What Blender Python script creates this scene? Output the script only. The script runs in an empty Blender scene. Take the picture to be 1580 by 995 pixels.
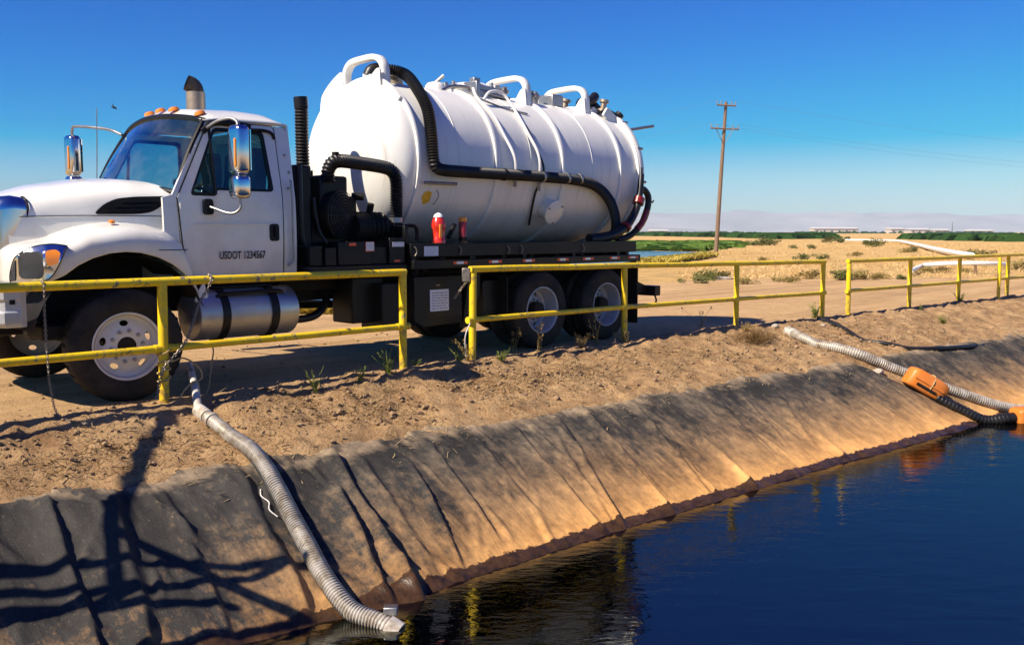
import bpy, bmesh, math, random
from mathutils import Vector, Matrix, noise
random.seed(7)
S = bpy.context.scene
COL = S.collection
R = math.radians
PI = math.pi

# ------------------------------------------------------------------ frames
TH = R(44.269)
REAR = Vector((math.sin(TH), math.cos(TH), 0))
SIDE = Vector((math.cos(TH), -math.sin(TH), 0))
ORG = Vector((-4.42758, 9.42260, 0))

def W(s, t, z=0.0):                 # site frame: along the bank, out to the pond, up
    return ORG + REAR * s + SIDE * t + Vector((0, 0, z))

def V(s, t, z):                     # truck frame (x points forward)
    return Vector((-s, t, z))

def site_of(p):
    q = p - ORG
    return q.dot(REAR), q.dot(SIDE)

# ------------------------------------------------------------------ terrain profile
FLT = [(-9, .75), (-4, .9), (-1.5, 1.08), (.35, 1.34), (3.2, 1.5), (5.3, 1.7), (8, 1.9), (10, 1.97), (16, 2.1), (60, 2.3)]

def tab(T, x):
    if x <= T[0][0]: return T[0][1]
    if x >= T[-1][0]: return T[-1][1]
    for (a, b), (c, d) in zip(T, T[1:]):
        if a <= x <= c:
            return b + (d - b) * (x - a) / (c - a)

def rail_t(s): return 1.5 + max(0, s - 7) * .075
def liner_off(s): return tab(FLT, s)
def sstep(x):
    x = min(1, max(0, x)); return x * x * (3 - 2 * x)

def profile(f, L):
    if f <= 0: return 0.
    if f < L - .25: return -.35 * (.35 * sstep(f / L) + .65 * f / L)
    g = f - L
    a = -.35 * (f / L); b = -.35 - .586 * g; k = .06
    return max(-k * math.log(math.exp(min(80, -a / k)) + math.exp(min(80, -b / k))), -3.0)

def bank_f(s, t):
    return min(t - rail_t(s), 46 - t, (s + 16) * .9, (75 - s) * .9)

def height0(s, t):
    f = bank_f(s, t)
    return profile(f, liner_off(s))

def nz(x, y, z=0.0): return noise.noise(Vector((x, y, z)))
def fbm(x, y, z=0., o=4):
    a = 0; k = 1.; f = 1.
    for i in range(o):
        a += k * noise.noise(Vector((x * f, y * f, z + 7.3 * i))); k *= .5; f *= 2.03
    return a

def ground_h(s, t):
    f = bank_f(s, t); L = liner_off(s)
    z = profile(f, L)
    if f > L + .05:
        return z - .035
    if f > L - .12: z -= .035 * (f - L + .12) / .17
    if -9 < s < 45 and -12 < t < 6:
        onb = sstep((f + .15) / .35)
        z += onb * (.05 * fbm(s * 1.6, t * 2.2, 1) + .045 * fbm(s * 5, t * 6, 4, 3) + .03 * abs(nz(s * 13, t * 13, 3)))
        z += (1 - onb) * (.012 * fbm(s * .8, t * 1.4, 9) + .006 * nz(s * 7, t * 7))
        # a low lip of crumbled earth runs along the rail
        z += .035 * math.exp(-((f - .05) / .22) ** 2) * (1 + .8 * nz(s * 2.3, 4.4))
    elif f < 0:
        d = min(1, (abs(t) - 6) / 20) if abs(t) > 6 else 0
        z += .10 * d * fbm(s * .22, t * .22, 2)
    return z

# ------------------------------------------------------------------ materials
def newmat(name):
    m = bpy.data.materials.new(name); m.use_nodes = True
    nt = m.node_tree; nt.nodes.clear()
    out = nt.nodes.new('ShaderNodeOutputMaterial')
    return m, nt, out

class N:
    """small node helper"""
    def __init__(self, nt): self.nt = nt
    def n(self, typ, **kw):
        nd = self.nt.nodes.new(typ)
        for k, v in kw.items():
            if k.startswith('i_'):
                nd.inputs[k[2:].replace('_', ' ')].default_value = v
            else: setattr(nd, k, v)
        return nd
    def l(self, a, b): self.nt.links.new(a, b)
    def coord(self, kind='Object'):
        return self.n('ShaderNodeTexCoord').outputs[kind]
    def pos(self): return self.n('ShaderNodeNewGeometry').outputs['Position']
    def noise(self, vec, scale, detail=4, rough=.55, dist=0):
        nd = self.n('ShaderNodeTexNoise'); nd.inputs['Scale'].default_value = scale
        nd.inputs['Detail'].default_value = detail; nd.inputs['Roughness'].default_value = rough
        nd.inputs['Distortion'].default_value = dist
        self.l(vec, nd.inputs['Vector']); return nd.outputs['Fac']
    def ramp(self, fac, stops, interp='LINEAR'):
        nd = self.n('ShaderNodeValToRGB'); nd.color_ramp.interpolation = interp
        e = nd.color_ramp.elements
        while len(e) < len(stops): e.new(.5)
        for el, (p, c) in zip(e, stops):
            el.position = p
            if not isinstance(c, (tuple, list)): c = (c, c, c)
            el.color = (*c[:3], 1)
        self.l(fac, nd.inputs[0]); return nd.outputs[0]
    def mix(self, fac, a, b, mode='MIX'):
        nd = self.n('ShaderNodeMix', data_type='RGBA', blend_type=mode)
        for sock, v in ((nd.inputs[0], fac), (nd.inputs[6], a), (nd.inputs[7], b)):
            if hasattr(v, 'is_output'): self.l(v, sock)
            elif isinstance(v, (tuple, list)): sock.default_value = (*v[:3], 1)
            else: sock.default_value = v
        return nd.outputs[2]
    def math(self, op, a, b=0., c=0., clamp=False):
        nd = self.n('ShaderNodeMath', operation=op, use_clamp=clamp)
        for sock, v in zip(nd.inputs, (a, b, c)):
            if hasattr(v, 'is_output'): self.l(v, sock)
            else: sock.default_value = v
        return nd.outputs[0]
    def mapr(self, v, a, b, c=0., d=1.):
        nd = self.n('ShaderNodeMapRange')
        self.l(v, nd.inputs[0])
        for i, x in enumerate((a, b, c, d)): nd.inputs[i + 1].default_value = x
        return nd.outputs[0]
    def sep(self, v):
        nd = self.n('ShaderNodeSeparateXYZ'); self.l(v, nd.inputs[0]); return nd.outputs
    def scale(self, v, xyz):
        nd = self.n('ShaderNodeMapping'); self.l(v, nd.inputs[0]); nd.inputs['Scale'].default_value = xyz; return nd.outputs[0]
    def attr(self, name):
        return self.n('ShaderNodeAttribute', attribute_name=name).outputs['Fac']
    def bump(self, h, strength=.3, dist=.01, nrm=None):
        nd = self.n('ShaderNodeBump'); nd.inputs['Strength'].default_value = strength; nd.inputs['Distance'].default_value = dist
        self.l(h, nd.inputs['Height'])
        if nrm: self.l(nrm, nd.inputs['Normal'])
        return nd.outputs[0]
    def bsdf(self, out, base, rough=.5, metal=0., nrm=None, coat=0., spec=.5):
        b = self.n('ShaderNodeBsdfPrincipled')
        for k, v in (('Base Color', base), ('Roughness', rough), ('Metallic', metal), ('Coat Weight', coat), ('Specular IOR Level', spec)):
            if hasattr(v, 'is_output'): self.l(v, b.inputs[k])
            elif isinstance(v, (tuple, list)): b.inputs[k].default_value = (*v[:3], 1)
            else: b.inputs[k].default_value = v
        if nrm: self.l(nrm, b.inputs['Normal'])
        self.l(b.outputs[0], out.inputs['Surface']); return b

DUST = (.34, .25, .16)

def pbr(name, base, rough=.5, metal=0., coat=0., var=.12, vscale=6., dirt=0., dz=None, bump=0., bscale=60., spec=.5, rvar=.12):
    """paint, plastic, metal: broad tone variation, dust that thickens towards the ground, fine bump"""
    m, nt, out = newmat(name); h = N(nt)
    co = h.coord()
    n1 = h.noise(co, vscale, 5, .6)
    lo = tuple(c * (1 - var) for c in base); hi = tuple(min(1, c * (1 + var * .6)) for c in base)
    col = h.mix(h.mapr(n1, .3, .7), lo, hi)
    rg = h.mapr(n1, .3, .7, max(.02, rough - rvar * rough), min(1, rough + rvar * rough))
    if dirt > 0:
        n2 = h.noise(co, 3.1, 7, .68)
        f = h.mapr(n2, .42, .72)
        if dz:
            z = h.sep(co)[2]
            f = h.math('ADD', h.math('MULTIPLY', f, .55), h.mapr(z, dz[0], dz[1], .75, -.1), clamp=True)
        f = h.math('MULTIPLY', f, dirt, clamp=True)
        col = h.mix(f, col, DUST)
        rg = h.math('ADD', rg, h.math('MULTIPLY', f, .5), clamp=True)
    nr = None
    if bump: nr = h.bump(h.noise(co, bscale, 4), bump, .004)
    h.bsdf(out, col, rg, metal, nr, coat, spec)
    return m

M = {}
M['white'] = pbr('white_paint', (.77, .765, .71), .26, coat=.5, var=.05, vscale=2.5, dirt=.46, dz=(.9, 1.75))
M['tank'] = pbr('tank_paint', (.64, .61, .57), .33, coat=.25, var=.06, vscale=1.7, dirt=.28, dz=(1.3, 2.3), bump=.08, bscale=9)
def mat_tank():
    m, nt, out = newmat('tank_paint'); h = N(nt); co = h.coord(); x, y, z = h.sep(co)
    n1 = h.noise(co, 1.7, 5, .6)
    col = h.mix(h.mapr(n1, .3, .7), (.76, .75, .70), (.81, .80, .75))
    cb = h.n('ShaderNodeCombineXYZ'); h.l(x, cb.inputs[0]); h.l(h.math('MULTIPLY', z, .05), cb.inputs[1])
    st = h.noise(cb.outputs[0], 13, 6, .75, 0)
    stf = h.math('MULTIPLY', h.ramp(st, [(.54, 0), (.70, 1)]), h.mapr(h.noise(co, 1.1, 4), .35, .65, .05, .60))
    col = h.mix(stf, col, (.40, .34, .26))
    low = h.math('MULTIPLY', h.mapr(z, 2.0, 1.40, 0, .45), h.mapr(h.noise(co, 2.6, 7, .7), .35, .7), clamp=True)
    col = h.mix(low, col, (.36, .29, .20))
    sp = h.ramp(h.noise(co, 17, 5, .72), [(.69, 0), (.73, .7)])
    col = h.mix(sp, col, (.30, .17, .08))
    nr = h.bump(h.noise(h.scale(co, (1, 1, 1)), 2.4, 3, .5), .10, .06)
    h.bsdf(out, col, h.mapr(n1, .3, .7, .28, .44), 0, nr, .2, .45); return m
M['tank'] = mat_tank()
M['black'] = pbr('black_paint', (.005, .005, .0055), .40, var=.3, spec=.28, dirt=.035, dz=(.3, 1.5))
M['frame'] = pbr('chassis_black', (.005, .005, .005), .6, var=.4, spec=.2, dirt=.05, dz=(.3, 1.2), bump=.2)
M['rubber'] = pbr('tyre_rubber', (.010, .010, .0105), .7, var=.3, vscale=9, spec=.3, dirt=.14, bump=.25, bscale=90)
M['hose_black'] = pbr('black_hose', (.007, .007, .0075), .42, var=.3, dirt=.05)
M['chrome'] = pbr('chrome', (.68, .69, .70), .15, metal=1, var=.03, rvar=.3)
M['alu'] = pbr('brushed_aluminium', (.60, .59, .57), .42, metal=.9, var=.12, vscale=4, dirt=.3, bump=.05, bscale=120)
M['steel'] = pbr('dull_steel', (.40, .40, .40), .42, metal=1, var=.2, dirt=.2)
M['stack'] = pbr('heat_stained_steel', (.40, .32, .24), .45, metal=.75, var=.25, vscale=5)
M['soot'] = pbr('sooty_steel', (.075, .06, .05), .5, metal=.6, var=.5, vscale=12)
M['bumper'] = pbr('grey_bumper_paint', (.50, .51, .53), .38, metal=.3, var=.1, dirt=.25)
M['wheel'] = pbr('wheel_white', (.72, .71, .69), .4, var=.08, dirt=.38)
M['wheel_rear'] = pbr('wheel_grey', (.50, .52, .55), .42, metal=.35, var=.15, dirt=.25)
M['seat'] = pbr('seat_grey', (.10, .105, .11), .8, var=.2)
M['trim'] = pbr('dash_grey', (.30, .32, .32), .7, var=.1)
M['amber'] = pbr('amber_lens', (.85, .26, .02), .18, coat=.6, var=.1)
M['red'] = pbr('red_lens', (.62, .03, .015), .22, coat=.5, var=.2, vscale=20)
M['paper'] = pbr('placard_white', (.75, .76, .77), .5, var=.08)
M['yellow_mark'] = pbr('yellow_sticker', (.80, .45, .03), .5, var=.3, vscale=18)
M['ink'] = pbr('black_ink', (.012, .012, .012), .5)
M['ink_grey'] = pbr('grey_ink', (.22, .23, .25), .6)
M['orange'] = pbr('orange_plastic', (.68, .19, .018), .45, var=.14, vscale=5, dirt=.28, bump=.15, bscale=22)
M['rope'] = pbr('rope_tan', (.45, .32, .14), .85, var=.3, vscale=40)
M['chain'] = pbr('chain_steel', (.30, .26, .22), .5, metal=.85, var=.4, vscale=25, dirt=.3)
M['twine'] = pbr('white_twine', (.66, .64, .60), .8, var=.15)
M['pipe_white'] = pbr('white_pipe', (.78, .77, .74), .5, var=.08)
M['lens'] = pbr('headlamp_face', (.045, .045, .048), .55, var=.25, spec=.2)
M['mirror_glass'] = pbr('mirror_glass', (.9, .9, .9), .02, metal=1, var=.01)
M['bird'] = pbr('dark_feather', (.04, .04, .045), .8)

def glass(name, tint, refl=1.0):
    m, nt, out = newmat(name); h = N(nt)
    tr = h.n('ShaderNodeBsdfTransparent'); tr.inputs[0].default_value = (*tint, 1)
    gl = h.n('ShaderNodeBsdfGlossy'); gl.inputs['Roughness'].default_value = .015
    gl.inputs[0].default_value = (.62, .95, 1, 1)
    fr = h.n('ShaderNodeFresnel'); fr.inputs[0].default_value = 1.5
    dust = h.n('ShaderNodeBsdfDiffuse'); dust.inputs[0].default_value = (.55, .50, .42, 1)
    d = h.mapr(h.noise(h.coord(), 3.0, 6, .7), .45, .85, 0, .10)
    mx = h.n('ShaderNodeMixShader'); h.l(h.math('MULTIPLY', fr.outputs[0], refl, clamp=True), mx.inputs[0]); h.l(tr.outputs[0], mx.inputs[1]); h.l(gl.outputs[0], mx.inputs[2])
    m2 = h.n('ShaderNodeMixShader'); h.l(d, m2.inputs[0]); h.l(mx.outputs[0], m2.inputs[1]); h.l(dust.outputs[0], m2.inputs[2])
    h.l(m2.outputs[0], out.inputs['Surface']); return m
M['glass'] = glass('tinted_glass', (.52, .84, .86), 2.2)
M['side_glass'] = glass('tinted_side_glass', (.30, .52, .58), 1.8)

def mat_yellow():
    m, nt, out = newmat('yellow_rail_paint'); h = N(nt); co = h.pos()
    n1 = h.noise(co, 2.2, 5, .6)
    col = h.mix(h.mapr(n1, .3, .7), (.80, .52, .004), (.92, .66, .006))
    chips = h.noise(h.scale(co, (1, 1, .55)), 11, 6, .72)
    f = h.ramp(chips, [(.60, 0), (.635, 1)])
    worn = h.mix(h.noise(co, 40, 3), (.09, .065, .045), (.30, .27, .22))
    dull = h.ramp(h.noise(co, 5, 6, .7), [(.5, 0), (.72, .55)])
    col = h.mix(dull, col, (.36, .27, .09))
    col = h.mix(f, col, worn)
    zz = h.sep(co)[2]
    rust = h.math('MULTIPLY', h.mapr(zz, .32, .0), h.ramp(h.noise(co, 14, 6, .72), [(.44, 0), (.56, 1)]))
    col = h.mix(rust, col, h.mix(h.noise(co, 50, 4), (.10, .05, .025), (.24, .15, .08)))
    side = h.ramp(h.noise(co, 3.3, 6, .75), [(.52, 0), (.60, .8)])
    scr = h.math('MULTIPLY', side, h.ramp(h.noise(co, 26, 5, .7), [(.5, 0), (.58, 1)]))
    col = h.mix(scr, col, (.13, .10, .07))
    h.bsdf(out, col, h.mapr(n1, .3, .7, .38, .55), 0, h.bump(f, .35, -.002), .1); return m
M['yellow'] = mat_yellow()

def mat_hose_grey():
    m, nt, out = newmat('grey_ribbed_hose'); h = N(nt); co = h.pos()
    n1 = h.noise(co, 7, 6, .65)
    col = h.ramp(n1, [(.30, (.16, .11, .07)), (.43, (.40, .34, .26)), (.58, (.62, .58, .52)), (.74, (.42, .32, .20))])
    col = h.mix(h.math('MULTIPLY', h.attr('rib'), .8), col, (.07, .055, .04))
    h.bsdf(out, col, h.mapr(n1, .3, .7, .34, .6), .12, h.bump(h.noise(co, 160, 3), .2, .003), 0); return m
M['hose_grey'] = mat_hose_grey()

def mat_wood():
    m, nt, out = newmat('weathered_pole_wood'); h = N(nt); co = h.coord()
    g = h.noise(h.scale(co, (14, 14, .8)), 3, 6, .7)
    col = h.ramp(g, [(.3, (.10, .06, .035)), (.55, (.24, .155, .095)), (.75, (.36, .26, .18))])
    h.bsdf(out, col, .85, 0, h.bump(g, .5, .01)); return m
M['wood'] = mat_wood()

def mat_ground():
    m, nt, out = newmat('dry_earth'); h = N(nt); p = h.pos()
    straw = h.attr('straw'); bank = h.attr('bank')
    big = h.noise(p, .55, 5, .6); mid = h.noise(p, 4.5, 7, .66); fin = h.noise(p, 38, 6, .7); grit = h.noise(p, 160, 3, .7)
    road = h.mix(h.mapr(big, .3, .7), (.54, .335, .15), (.70, .46, .225))
    road = h.mix(h.mapr(mid, .35, .75, 0, .55), road, (.33, .20, .095))
    road = h.mix(h.ramp(fin, [(.28, .75), (.42, 0)]), road, (.12, .075, .042))
    road = h.mix(h.ramp(grit, [(.62, 0), (.75, .7)]), road, (.52, .42, .30))
    bk = h.mix(h.mapr(mid, .3, .7), (.29, .165, .076), (.60, .385, .19))
    bk = h.mix(h.ramp(fin, [(.34, .85), (.47, 0)]), bk, (.10, .056, .028))
    sn = h.noise(h.scale(p, (60, 170, 60)), 1, 5, .75, 1.5)
    bk = h.mix(h.ramp(sn, [(.58, 0), (.68, .8)]), bk, (.50, .38, .21))
    pat = h.noise(p, 1.15, 7, .72, .6)
    bk = h.mix(h.mapr(pat, .50, .66, 0, .55), bk, (.15, .085, .04))
    bk = h.mix(h.mapr(pat, .46, .30, 0, .45), bk, (.62, .44, .24))
    mp = h.n('ShaderNodeMapping'); h.l(p, mp.inputs[0]); mp.inputs['Rotation'].default_value = (0, 0, TH - PI / 2)
    trk = h.noise(h.scale(mp.outputs[0], (.10, 1.5, 1)), 1.0, 6, .7, .2)
    road = h.mix(h.mapr(trk, .48, .66, 0, .55), road, (.27, .165, .082))
    road = h.mix(h.mapr(trk, .44, .30, 0, .5), road, (.62, .43, .25))
    c = h.mix(bank, road, bk)
    fbig = h.noise(p, .10, 5, .65); fmid = h.noise(p, .8, 6, .7)
    st = h.mix(h.mapr(fbig, .3, .7), (.66, .39, .125), (.76, .50, .20))
    st = h.mix(h.mapr(fmid, .40, .72, 0, .85), st, (.27, .20, .075))
    sn2 = h.noise(p, 9, 6, .75)
    st = h.mix(h.ramp(sn2, [(.36, .7), (.5, 0)]), st, (.20, .13, .05))
    sf = h.math('ADD', straw, h.mapr(h.noise(p, .7, 6, .7), .3, .7, -.35, .35), clamp=True)
    sf = h.math('MULTIPLY', h.mapr(sf, .4, .62), h.mapr(straw, .02, .2))
    c = h.mix(sf, c, st)
    hgt = h.math('ADD', h.math('MULTIPLY', mid, .6), h.math('ADD', h.math('MULTIPLY', fin, .5), h.math('MULTIPLY', grit, .18)))
    h.bsdf(out, c, .92, 0, h.bump(hgt, 1.0, .06), 0, .2); return m
M['ground'] = mat_ground()

def mat_liner():
    m, nt, out = newmat('geotextile_liner'); h = N(nt); p = h.coord()
    dust = h.attr('dust'); wet = h.attr('wet'); run = h.attr('run')
    n1 = h.noise(p, 1.6, 7, .68); n2 = h.noise(p, 9, 7, .7); n3 = h.noise(p, 75, 4, .7)
    comb = h.n('ShaderNodeCombineXYZ'); along = h.sep(p)
    h.l(h.attr('ss'), comb.inputs[0]); h.l(run, comb.inputs[1])
    streak = h.noise(h.scale(comb.outputs[0], (4.5, 1.2, 1)), 1.0, 7, .66, .9)
    fs = h.noise(h.scale(comb.outputs[0], (16, 5, 1)), 1.0, 5, .65, 1.2)
    f = h.math('ADD', dust, h.mapr(streak, .25, .75, -.12, .12))
    f = h.math('ADD', f, h.mapr(n2, .25, .75, -.17, .17))
    f = h.math('ADD', f, h.math('ADD', h.mapr(fs, .25, .75, -.08, .08), h.mapr(n1, .28, .72, -.15, .15)), clamp=True)
    base = h.mix(h.mapr(n1, .3, .7), (.017, .016, .0155), (.052, .048, .043))
    dcol = h.mix(h.mapr(n1, .3, .7), (.68, .33, .095), (.80, .43, .145))
    grey = h.mix(h.mapr(n2, .3, .7), (.20, .165, .12), (.34, .27, .18))
    dcol = h.mix(h.mapr(run, .2, .95, .9, 0), dcol, grey)
    c = h.mix(h.mapr(f, .18, .86), base, dcol)
    c = h.mix(h.ramp(n3, [(.6, 0), (.72, .4)]), c, (.36, .26, .15))
    wetf = h.math('ADD', wet, h.mapr(n2, .3, .7, -.35, .35), clamp=True)
    wetf = h.math('MULTIPLY', h.mapr(wetf, .45, .55), h.mapr(wet, .01, .3))
    c = h.mix(wetf, c, h.mix(h.mapr(n2, .35, .65), (.022, .013, .008), (.085, .042, .018)))
    rough = h.mapr(wetf, 0, 1, .86, .28)
    hg = h.math('ADD', h.math('MULTIPLY', streak, 1.0), h.math('ADD', h.math('MULTIPLY', n2, .35), h.math('ADD', h.math('MULTIPLY', fs, .3), h.math('MULTIPLY', n3, .05))))
    h.bsdf(out, c, rough, 0, h.bump(hg, .40, .035), 0, .3); return m
M['liner'] = mat_liner()

def mat_water():
    m, nt, out = newmat('pond_water'); h = N(nt); p = h.pos()
    a = h.noise(h.scale(p, (1.0, 2.2, 1)), 1.9, 4, .55, .4); b = h.noise(h.scale(p, (1, 1.8, 1)), 9, 3, .5)
    hg = h.math('ADD', a, h.math('MULTIPLY', b, .34))
    nr = h.bump(hg, .085, .06)
    gl = h.n('ShaderNodeBsdfGlossy'); gl.inputs['Roughness'].default_value = .02; gl.inputs[0].default_value = (.20, .20, .175, 1); h.l(nr, gl.inputs['Normal'])
    tr = h.n('ShaderNodeBsdfTransparent'); tr.inputs[0].default_value = (.80, .62, .42, 1)
    df = h.n('ShaderNodeBsdfDiffuse'); df.inputs[0].default_value = (.006, .006, .007, 1)
    body = h.n('ShaderNodeMixShader'); body.inputs[0].default_value = .66; h.l(tr.outputs[0], body.inputs[1]); h.l(df.outputs[0], body.inputs[2])
    fr = h.n('ShaderNodeFresnel'); fr.inputs[0].default_value = 1.30; h.l(nr, fr.inputs['Normal'])
    mx = h.n('ShaderNodeMixShader'); h.l(fr.outputs[0], mx.inputs[0]); h.l(body.outputs[0], mx.inputs[1]); h.l(gl.outputs[0], mx.inputs[2])
    h.l(mx.outputs[0], out.inputs['Surface']); return m
M['water'] = mat_water()

def mat_far_water():
    m, nt, out = newmat('far_water'); h = N(nt); p = h.pos()
    h.bsdf(out, (.02, .035, .06), .12, 0, h.bump(h.noise(p, 3, 4), .35, .08)); return m
M['far_water'] = mat_far_water()

def mat_leaf(name, a, b, sc=3.):
    m, nt, out = newmat(name); h = N(nt); p = h.pos()
    c = h.mix(h.mapr(h.noise(p, sc, 4), .3, .7), a, b)
    d = h.n('ShaderNodeBsdfDiffuse'); h.l(c, d.inputs[0])
    t = h.n('ShaderNodeBsdfTranslucent'); h.l(c, t.inputs[0])
    mx = h.n('ShaderNodeMixShader'); mx.inputs[0].default_value = .3
    h.l(d.outputs[0], mx.inputs[1]); h.l(t.outputs[0], mx.inputs[2]); h.l(mx.outputs[0], out.inputs['Surface']); return m
M['weed'] = mat_leaf('weed_green', (.16, .22, .04), (.36, .38, .11), 14)
M['dryweed'] = mat_leaf('weed_dry', (.30, .20, .07), (.50, .36, .14), 14)
M['bush'] = mat_leaf('bush_green', (.10, .125, .035), (.22, .22, .08), 2.5)
M['bushdry'] = mat_leaf('bush_olive', (.22, .18, .06), (.38, .29, .11), 2.5)
M['field_grass'] = mat_leaf('field_grass', (.62, .42, .18), (.82, .60, .30), .8)
M['red_dark'] = pbr('dark_red_paint', (.22, .014, .010), .3, coat=.3, var=.35, vscale=18)
M['tumble'] = mat_leaf('tumbleweed_brown', (.13, .075, .03), (.30, .185, .08), 20)
M['straw'] = mat_leaf('straw', (.34, .24, .12), (.52, .40, .22), 30)
M['clod'] = pbr('earth_clod', (.28, .185, .105), .95, var=.45, vscale=14, bump=.5, bscale=60, spec=.15)
M['stone'] = pbr('pale_stone', (.40, .34, .27), .9, var=.2, bump=.4)
M['crop'] = mat_leaf('crop_green', (.10, .18, .03), (.17, .26, .06), .25)
M['crop_dark'] = mat_leaf('crop_dark_green', (.025, .07, .022), (.055, .12, .03), .08)
M['yellow_grass'] = mat_leaf('yellow_grass', (.36, .30, .05), (.55, .42, .10), .6)
M['hill'] = pbr('bare_hill', (.34, .31, .30), .95, var=.3, vscale=.0022, spec=.1)
M['wall_pale'] = pbr('warehouse_wall', (.48, .44, .39), .8, var=.06)
M['roof_pale'] = pbr('warehouse_roof', (.55, .53, .51), .6, var=.05)
M['dark_open'] = pbr('dark_opening', (.05, .05, .055), .6)
M['insul'] = pbr('insulator_glaze', (.30, .27, .25), .3, var=.1)
M['wire'] = pbr('wire_grey', (.16, .18, .21), .7)

# ------------------------------------------------------------------ mesh builder
def frames(pts):
    n = len(pts); T = []
    for i in range(n):
        a = pts[max(0, i - 1)]; b = pts[min(n - 1, i + 1)]
        d = (b - a); T.append(d.normalized() if d.length > 1e-9 else Vector((0, 0, 1)))
    u = T[0].orthogonal().normalized(); out = []
    for i in range(n):
        u = (u - T[i] * u.dot(T[i]))
        u = u.normalized() if u.length > 1e-6 else T[i].orthogonal().normalized()
        out.append((T[i], u, T[i].cross(u)))
    return out

def smooth_path(pts, step=.05):
    """Catmull-Rom through the points, then even spacing"""
    P = [Vector(p) for p in pts]
    if len(P) < 3:
        dense = [P[0].lerp(P[1], i / 40) for i in range(41)]
    else:
        Q = [P[0] * 2 - P[1]] + P + [P[-1] * 2 - P[-2]]; dense = []
        for i in range(1, len(Q) - 2):
            a, b, c, d = Q[i - 1], Q[i], Q[i + 1], Q[i + 2]
            for k in range(24):
                x = k / 24
                dense.append(.5 * ((2 * b) + (c - a) * x + (2 * a - 5 * b + 4 * c - d) * x * x + (3 * b - a - 3 * c + d) * x ** 3))
        dense.append(P[-1])
    L = [0.]
    for a, b in zip(dense, dense[1:]): L.append(L[-1] + (b - a).length)
    n = max(2, int(L[-1] / step)); out = []; j = 0
    for i in range(n + 1):
        q = L[-1] * i / n
        while j < len(L) - 2 and L[j + 1] < q: j += 1
        w = (q - L[j]) / max(1e-9, L[j + 1] - L[j]); out.append(dense[j].lerp(dense[j + 1], min(1, max(0, w))))
    return out

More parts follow.
